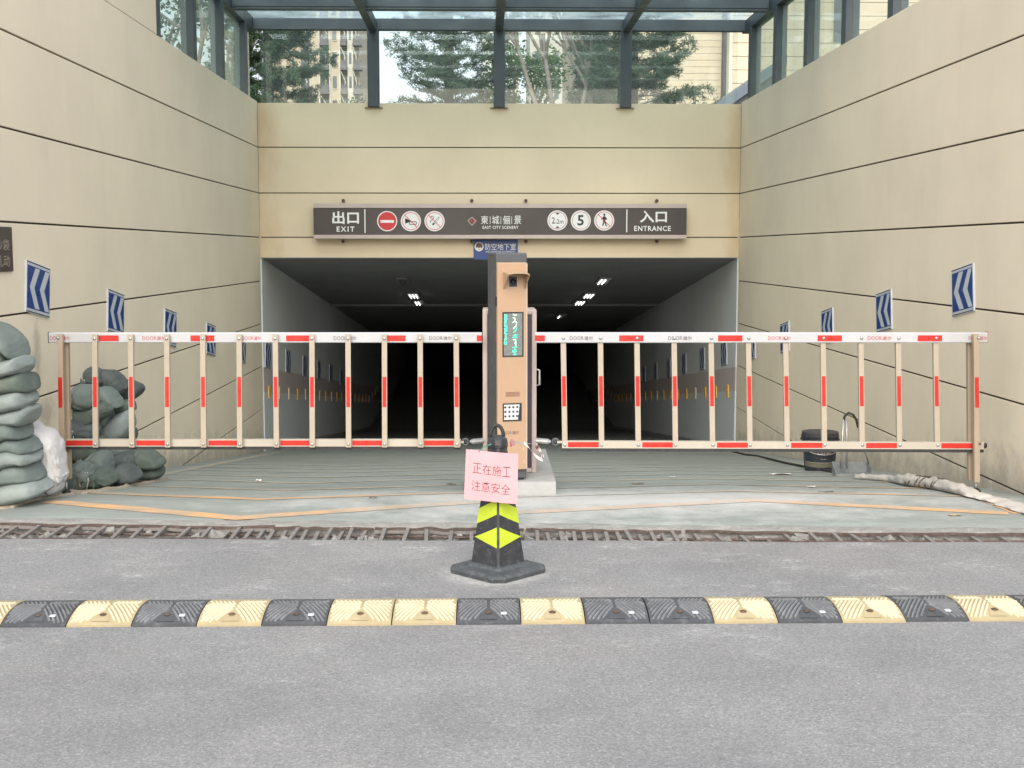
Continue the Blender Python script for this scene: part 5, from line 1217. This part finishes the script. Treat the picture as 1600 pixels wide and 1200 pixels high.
# ================================================================ TREES
def needles(m, p, d, up, n, ln, sp):
    for _ in range(n):
        q = p + Vector((random.gauss(0, sp), random.gauss(0, sp), random.gauss(0, sp * .7)))
        a = (d + Vector((random.gauss(0, .7), random.gauss(0, .7), random.gauss(.25, .6)))).normalized() * ln * random.uniform(.6, 1.3)
        b = a.cross(Vector((random.gauss(0, 1), random.gauss(0, 1), random.gauss(0, 1)))).normalized() * .0075
        m.add([q - b, q + b, q + a], [(0, 1, 2)])
def spruce(x, y, h, R, label, seed, low=.35, dens=1.0, asym=0.0):
    random.seed(seed); z0 = 3.0; t = thing('spruce_tree', label, 'tree', (x, y, z0), 0, 'trees behind the end wall')
    m = MB(); m.tube([(0, 0, -.1), (.01, 0, h * .4), (0, .01, h * .8), (0, 0, h)], [.085, .065, .03, .01], 8); part('trunk', m, 'bark', t)
    br = MB(); nd = MB(); z = low
    while z < h - .15:
        f = (z / h); Rz = R * (1 - f) ** .75 * random.uniform(.82, 1.12); nb = random.randint(3, 5); a0 = random.random() * 6
        for k in range(nb):
            a = a0 + 2 * pi * k / nb + random.uniform(-.25, .25); L = Rz * random.uniform(.7, 1.1) * (1 + asym * cos(a)); rise = .34 - .40 * (1 - f) + random.uniform(-.22, .30)
            pts = [];
            for i in range(7):
                s_ = i / 6; pts.append(Vector((cos(a) * L * s_, sin(a) * L * s_, z + L * (rise * s_ + .20 * s_ * s_))) + Vector((random.gauss(0, .012), random.gauss(0, .012), random.gauss(0, .012))))
            br.tube(pts, [.016 * (1 - s_ / 7.5) for s_ in range(7)], 4, False)
            for i in range(1, 7):
                p = pts[i]; d = (pts[i] - pts[i - 1]).normalized()
                needles(nd, p, d, None, int(16 * dens), .055, .035); needles(nd, (p + pts[i - 1]) / 2, d, None, int(12 * dens), .055, .035)
                if i >= 2:
                    for s in (-1, 1):
                        side = Vector((-sin(a) * s, cos(a) * s, 0)); l2 = L * .40 * (1.15 - i / 7) * random.uniform(.6, 1.2)
                        e = p + (side * .8 + d * .7).normalized() * l2 + Vector((0, 0, random.uniform(-.16, .12)))
                        br.tube([p, (p + e) / 2 + Vector((0, 0, .01)), e], [.006, .005, .003], 3, False)
                        ns = max(2, int(l2 / .055))
                        for q in range(1, ns + 1): needles(nd, p.lerp(e, q / ns), (e - p).normalized() + Vector((0, 0, -.25)), None, int(13 * dens), .05, .032)
        z += h * .027 * random.uniform(.6, 1.4) * (1.1 - .4 * f)
    part('branches', br, 'bark', t); part('crown', nd, 'needle', t); return t
spruce(-.575, 22.0, 6.4, 1.42, 'blue green spruce with a bare dark trunk, behind the second pane of the end wall', 11, .5, 2.0, .15)
spruce(-3.38, 20.6, 6.6, 1.02, 'dense spruce filling the left part of the leftmost end wall pane', 12, .2, 3.4)
spruce(2.45, 21.2, 5.6, 1.22, 'dense spruce behind the fourth pane of the end wall', 13, .2, 2.2, .1)
spruce(2.0, 23.8, 4.2, .6, 'smaller spruce beside the tree with the blue wrap', 14, .2, 1.1)
def leaves(m, c, r, n, s):
    for _ in range(n):
        v = Vector((random.gauss(0, 1), random.gauss(0, 1), random.gauss(0, .8))); p = c + v.normalized() * r * random.random() ** .5
        a = Vector((random.gauss(0, 1), random.gauss(0, 1), random.gauss(-.4, .7))).normalized() * s * random.uniform(.7, 1.3); b = a.cross(Vector((random.random() - .5, random.random() - .5, random.random()))).normalized() * s * .33
        m.add([p - a * .5, p - b * .8, p + a * .6, p + b * .8], [(0, 1, 2, 3)])
def broad(x, y, h, label, seed, trunks, mt='leaf', nleaf=16, spread=1.1, s=.07, clump=.20, wrap=None, bark='bark_pale', leafz=.4):
    random.seed(seed); t = thing('broadleaf_tree', label, 'tree', (x, y, 3.0), 0, 'trees behind the end wall')
    lf = MB()
    for k in range(trunks):
        m = MB(); a = random.uniform(-.35, .35) + (k - (trunks - 1) / 2) * .5; dx = sin(a)
        def grow(p, d, r, L, lev):
            pts = [p]; q = p
            for i in range(5): d = (d + Vector((random.gauss(0, .09), random.gauss(0, .09), .04))).normalized(); q = q + d * L / 5; pts.append(q)
            m.tube(pts, [r * (1 - .09 * i) for i in range(6)], 6, False)
            if lev >= 1 and q.z > h * leafz * .5:
                for pp in pts[2:]: leaves(lf, pp, clump, nleaf, s)
            if lev < 3:
                for _ in range(2 if lev else 3):
                    dd = (d + Vector((random.gauss(0, .5) * spread, random.gauss(0, .5) * spread, random.uniform(-.1, .4)))).normalized(); grow(random.choice(pts[3:]), dd, r * .55, L * .62, lev + 1)
        grow(Vector((dx * .1, 0, -.05)), Vector((dx * .5, random.uniform(-.1, .1), 1)).normalized(), .055, h * .45, 0)
        part('trunk', m, bark, t)
    part('crown', lf, mt, t)
    if wrap: m = MB(); m.tube([(0, 0, wrap[0]), (.01, 0, wrap[1])], [.085, .082], 10); part('tree_wrap', m, 'blue_wrap', t)
    return t
broad(1.35, 21.5, 4.6, 'slender pale trunked tree with fresh leaves, behind the third pane of the end wall', 31, 3, nleaf=3, clump=.22, s=.085)
broad(.95, 25.0, 3.0, 'bushy light green tree low behind the third pane of the end wall', 32, 2, nleaf=14, clump=.3, s=.09)
broad(1.93, 21.8, 5.2, 'forked pale trunk tree with a blue wrap round it', 33, 2, nleaf=1, clump=.25, s=.07, wrap=(1.0, 1.35))
broad(-4.9, 20.5, 5.0, 'leafy tree seen through the nearest left side panes', 34, 3, 'leaf2', 26, 1.3, .09, .3)
broad(-5.3, 24.5, 5.6, 'leafy tree behind the left corner post of the canopy', 35, 3, 'leaf2', 26, 1.3, .09, .3)
broad(-2.9, 27.0, 1.7, 'low shrubby tree in front of the left tower', 36, 3, 'leaf2', 12, 1.4, .09, .25, leafz=.1)
broad(.25, 27.5, 1.9, 'low shrubby tree right of the central spruce trunk', 37, 3, 'leaf2', 10, 1.4, .09, .25, leafz=.1)
random.seed(5)

# ================================================================ BUILDINGS BEYOND
def px_x(px, Y): return P(px, 100, Y).x
# left tower, 160 m away
Y = 160.0; t = thing('apartment_tower', 'tall beige apartment tower with dark stacked balconies behind the left panes', 'building', (-20, Y, 3))
def bb(nm, mt, x0, x1, y0, y1, z0, z1_, par=None):
    m = MB(); m.box(x0 + 20, x1 + 20, y0 - Y, y1 - Y, z0 - 3, z1_ - 3); return part(nm, m, mt, par or t)
FH = 2.9; zb0 = 19.3 - 5 * FH; NF = 15
XX = lambda p_: px_x(p_, Y)
bb('wall', 'b_pink', XX(420), XX(560), Y + 1.2, Y + 14, 3, 3 + NF * FH + 2)
bb('pier', 'b_beige', XX(483), XX(498), Y, Y + 1.5, 3, 3 + NF * FH + 1); bb('pier', 'b_pier', XX(498.3), XX(500), Y - .2, Y + 1.5, 3, 3 + NF * FH + 1)
bb('pier', 'b_beige', XX(516.3), XX(530), Y, Y + 1.5, 3, 3 + NF * FH + 1); bb('pier', 'b_pier', XX(514.3), XX(516.2), Y - .2, Y + 1.5, 3, 3 + NF * FH + 1); bb('pier', 'b_pier', XX(530.1), XX(532), Y - .2, Y + 1.5, 3, 3 + NF * FH + 1)
bb('pier', 'b_pier', XX(542.5), XX(551.5), Y + .2, Y + 1.5, 3, 3 + NF * FH + 1); bb('pier', 'b_beige', XX(440), XX(470), Y, Y + 1.5, 3, 3 + NF * FH + 1)
for f in range(NF):
    z = 3 + f * FH + .1
    for xa, xb_ in ((500.2, 514.2), (532.2, 542.3), (551.7, 559), (470.2, 482.8)):
        b_ = bb('balcony', 'b_rail', XX(xa), XX(xb_) + (.5 if xa > 550 else 0), Y - .7, Y + .9, z, z + .28); bb('railing', 'b_rail', XX(xa) + .05, XX(xb_) - .05 + (.5 if xa > 550 else 0), Y - .68, Y - .62, z + .28, z + 1.1, b_)
        bb('window', 'b_win', XX(xa) + .1, XX(xb_) - .1, Y + 1.1, Y + 1.19, z + .4, z + 2.5)
        bb('window_frame', 'b_pier', (XX(xa) + XX(xb_)) / 2 - .04, (XX(xa) + XX(xb_)) / 2 + .04, Y + 1.0, Y + 1.09, z + .4, z + 2.5)
        m = MB(); m.beam((XX(xa) + 20.1, -.6, z - 3 + 2.7), (XX(xb_) + 19.9, -.6, z - 3 + 1.3), .07, .05, (0, 1, 0)); part('brace', m, 'b_pier', t)
    w_ = bb('window', 'b_win', XX(519.5), XX(526), Y - .03, Y - .01, z + .7, z + 2.2); bb('sill', 'b_pier', XX(519), XX(526.5), Y - .12, Y - .001, z + .6, z + .69, w_)
    bb('window', 'b_win', XX(545), XX(549), Y + .17, Y + .19, z + .8, z + 2.2)
# far white tower behind the middle
Y = 300.0; t = thing('apartment_tower', 'far white apartment tower with a grid of small windows between the central trees', 'building', (-20, Y, 3))
FH = 2.9
bb('wall', 'b_white', px_x(778, Y), px_x(803, Y), Y, Y + 14, 3, 64); bb('wall', 'b_pier', px_x(803.2, Y), px_x(811, Y), Y + 1, Y + 14, 3, 62)
for f in range(8, 20):
    z = 3 + f * FH
    for c_ in (788.5, 792, 796, 799.5, 805, 808.5):
        bb('window', 'b_win', px_x(c_, Y), px_x(c_ + 1.7, Y), Y - .05 if c_ < 803 else Y + .95, Y - .01 if c_ < 803 else Y + .99, z + .8, z + 2.1)
# pale slab right of the central spruce
Y = 250.0; t = thing('apartment_tower', 'pale plain tower just left of the middle canopy post', 'building', (-20, Y, 3))
bb('wall', 'b_white', px_x(753, Y), px_x(776, Y), Y, Y + 14, 3, 60)
for f in range(6, 18): bb('window', 'b_grey', px_x(757, Y), px_x(759, Y), Y - .05, Y - .01, 3.8 + f * FH, 5.1 + f * FH)
# grey cream block
Y = 120.0; t = thing('apartment_block', 'grey cream block behind the slender tree in the third pane', 'building', (-20, Y, 3))
bb('wall', 'b_grey', px_x(828, Y), px_x(905, Y), Y, Y + 12, 3, 42); bb('pier', 'b_pier', px_x(852, Y), px_x(856, Y), Y - .3, Y, 3, 42)
for f in range(13):
    z = 3 + f * 2.9; bb('window', 'b_win', px_x(836, Y), px_x(843, Y), Y - .04, Y - .01, z + .8, z + 2.2); bb('window', 'b_win', px_x(866, Y), px_x(873, Y), Y - .04, Y - .01, z + .8, z + 2.2)
# cream clad block on the right, built course by course
Y = 60.0; t = thing('clad_building', 'cream stone clad building filling the right end pane and the right side panes', 'building', (-20, Y, 3))
xa, xb_ = px_x(906, Y), px_x(1127, Y); bb('wall_core', 'b_joint', xa + .05, 34, Y + .06, Y + 14, 3, 25)
for k in range(72):
    z = 3 + .3 * k
    bb('cladding_course', 'b_cream', xa, xb_, Y, Y + .05, z + .008, z + .292)
for k in range(36):
    z = 3 + .6 * k; bb('cladding_course', 'b_cream', px_x(1137, Y), 34, Y - 1.2, Y - .3, z + .012, z + .588)
bb('corner_strip', 'b_rail', px_x(1128, Y), px_x(1131, Y), Y - .6, Y + .05, 3, 25); bb('corner_strip', 'b_pier', px_x(1131.2, Y), px_x(1136.5, Y), Y - 1.25, Y + .05, 3, 25)
for px in (1290,):
    for k in range(6): bb('window', 'b_win', px_x(px, Y), px_x(px + 22, Y), Y - 1.23, Y - 1.21, 4.0 + k * 3.4, 6.1 + k * 3.4)
# low sloping metal roof at the lower right of the end panes
t = thing('low_roof', 'blue grey sloping metal roof edge low in the rightmost end pane', 'roof', (3.5, 19.5, 3.0))
a, b, c_ = P(1108, 168, 19.5), P(1168, 127, 19.5), P(1230, 85, 19.5)
m = MB(); o_ = Vector((3.5, 19.5, 3.0))
poly = [(a.x - o_.x, a.z - o_.z - .02), (c_.x - o_.x, c_.z - o_.z), (c_.x - o_.x, c_.z - o_.z - .16), (a.x - o_.x + .2, a.z - o_.z - .05)]
m.prism(poly, 'y', 0, 3); part('roof_edge', m, 'slate_roof', t)
m = MB(); poly = [(a.x - o_.x + .25, 0.0), (a.x - o_.x + .25, a.z - o_.z - .02), (c_.x - o_.x, c_.z - o_.z - .165), (c_.x - o_.x, 0)]; m.prism(poly, 'y', .1, 2.9); part('roof_panel', m, 'steel', t)
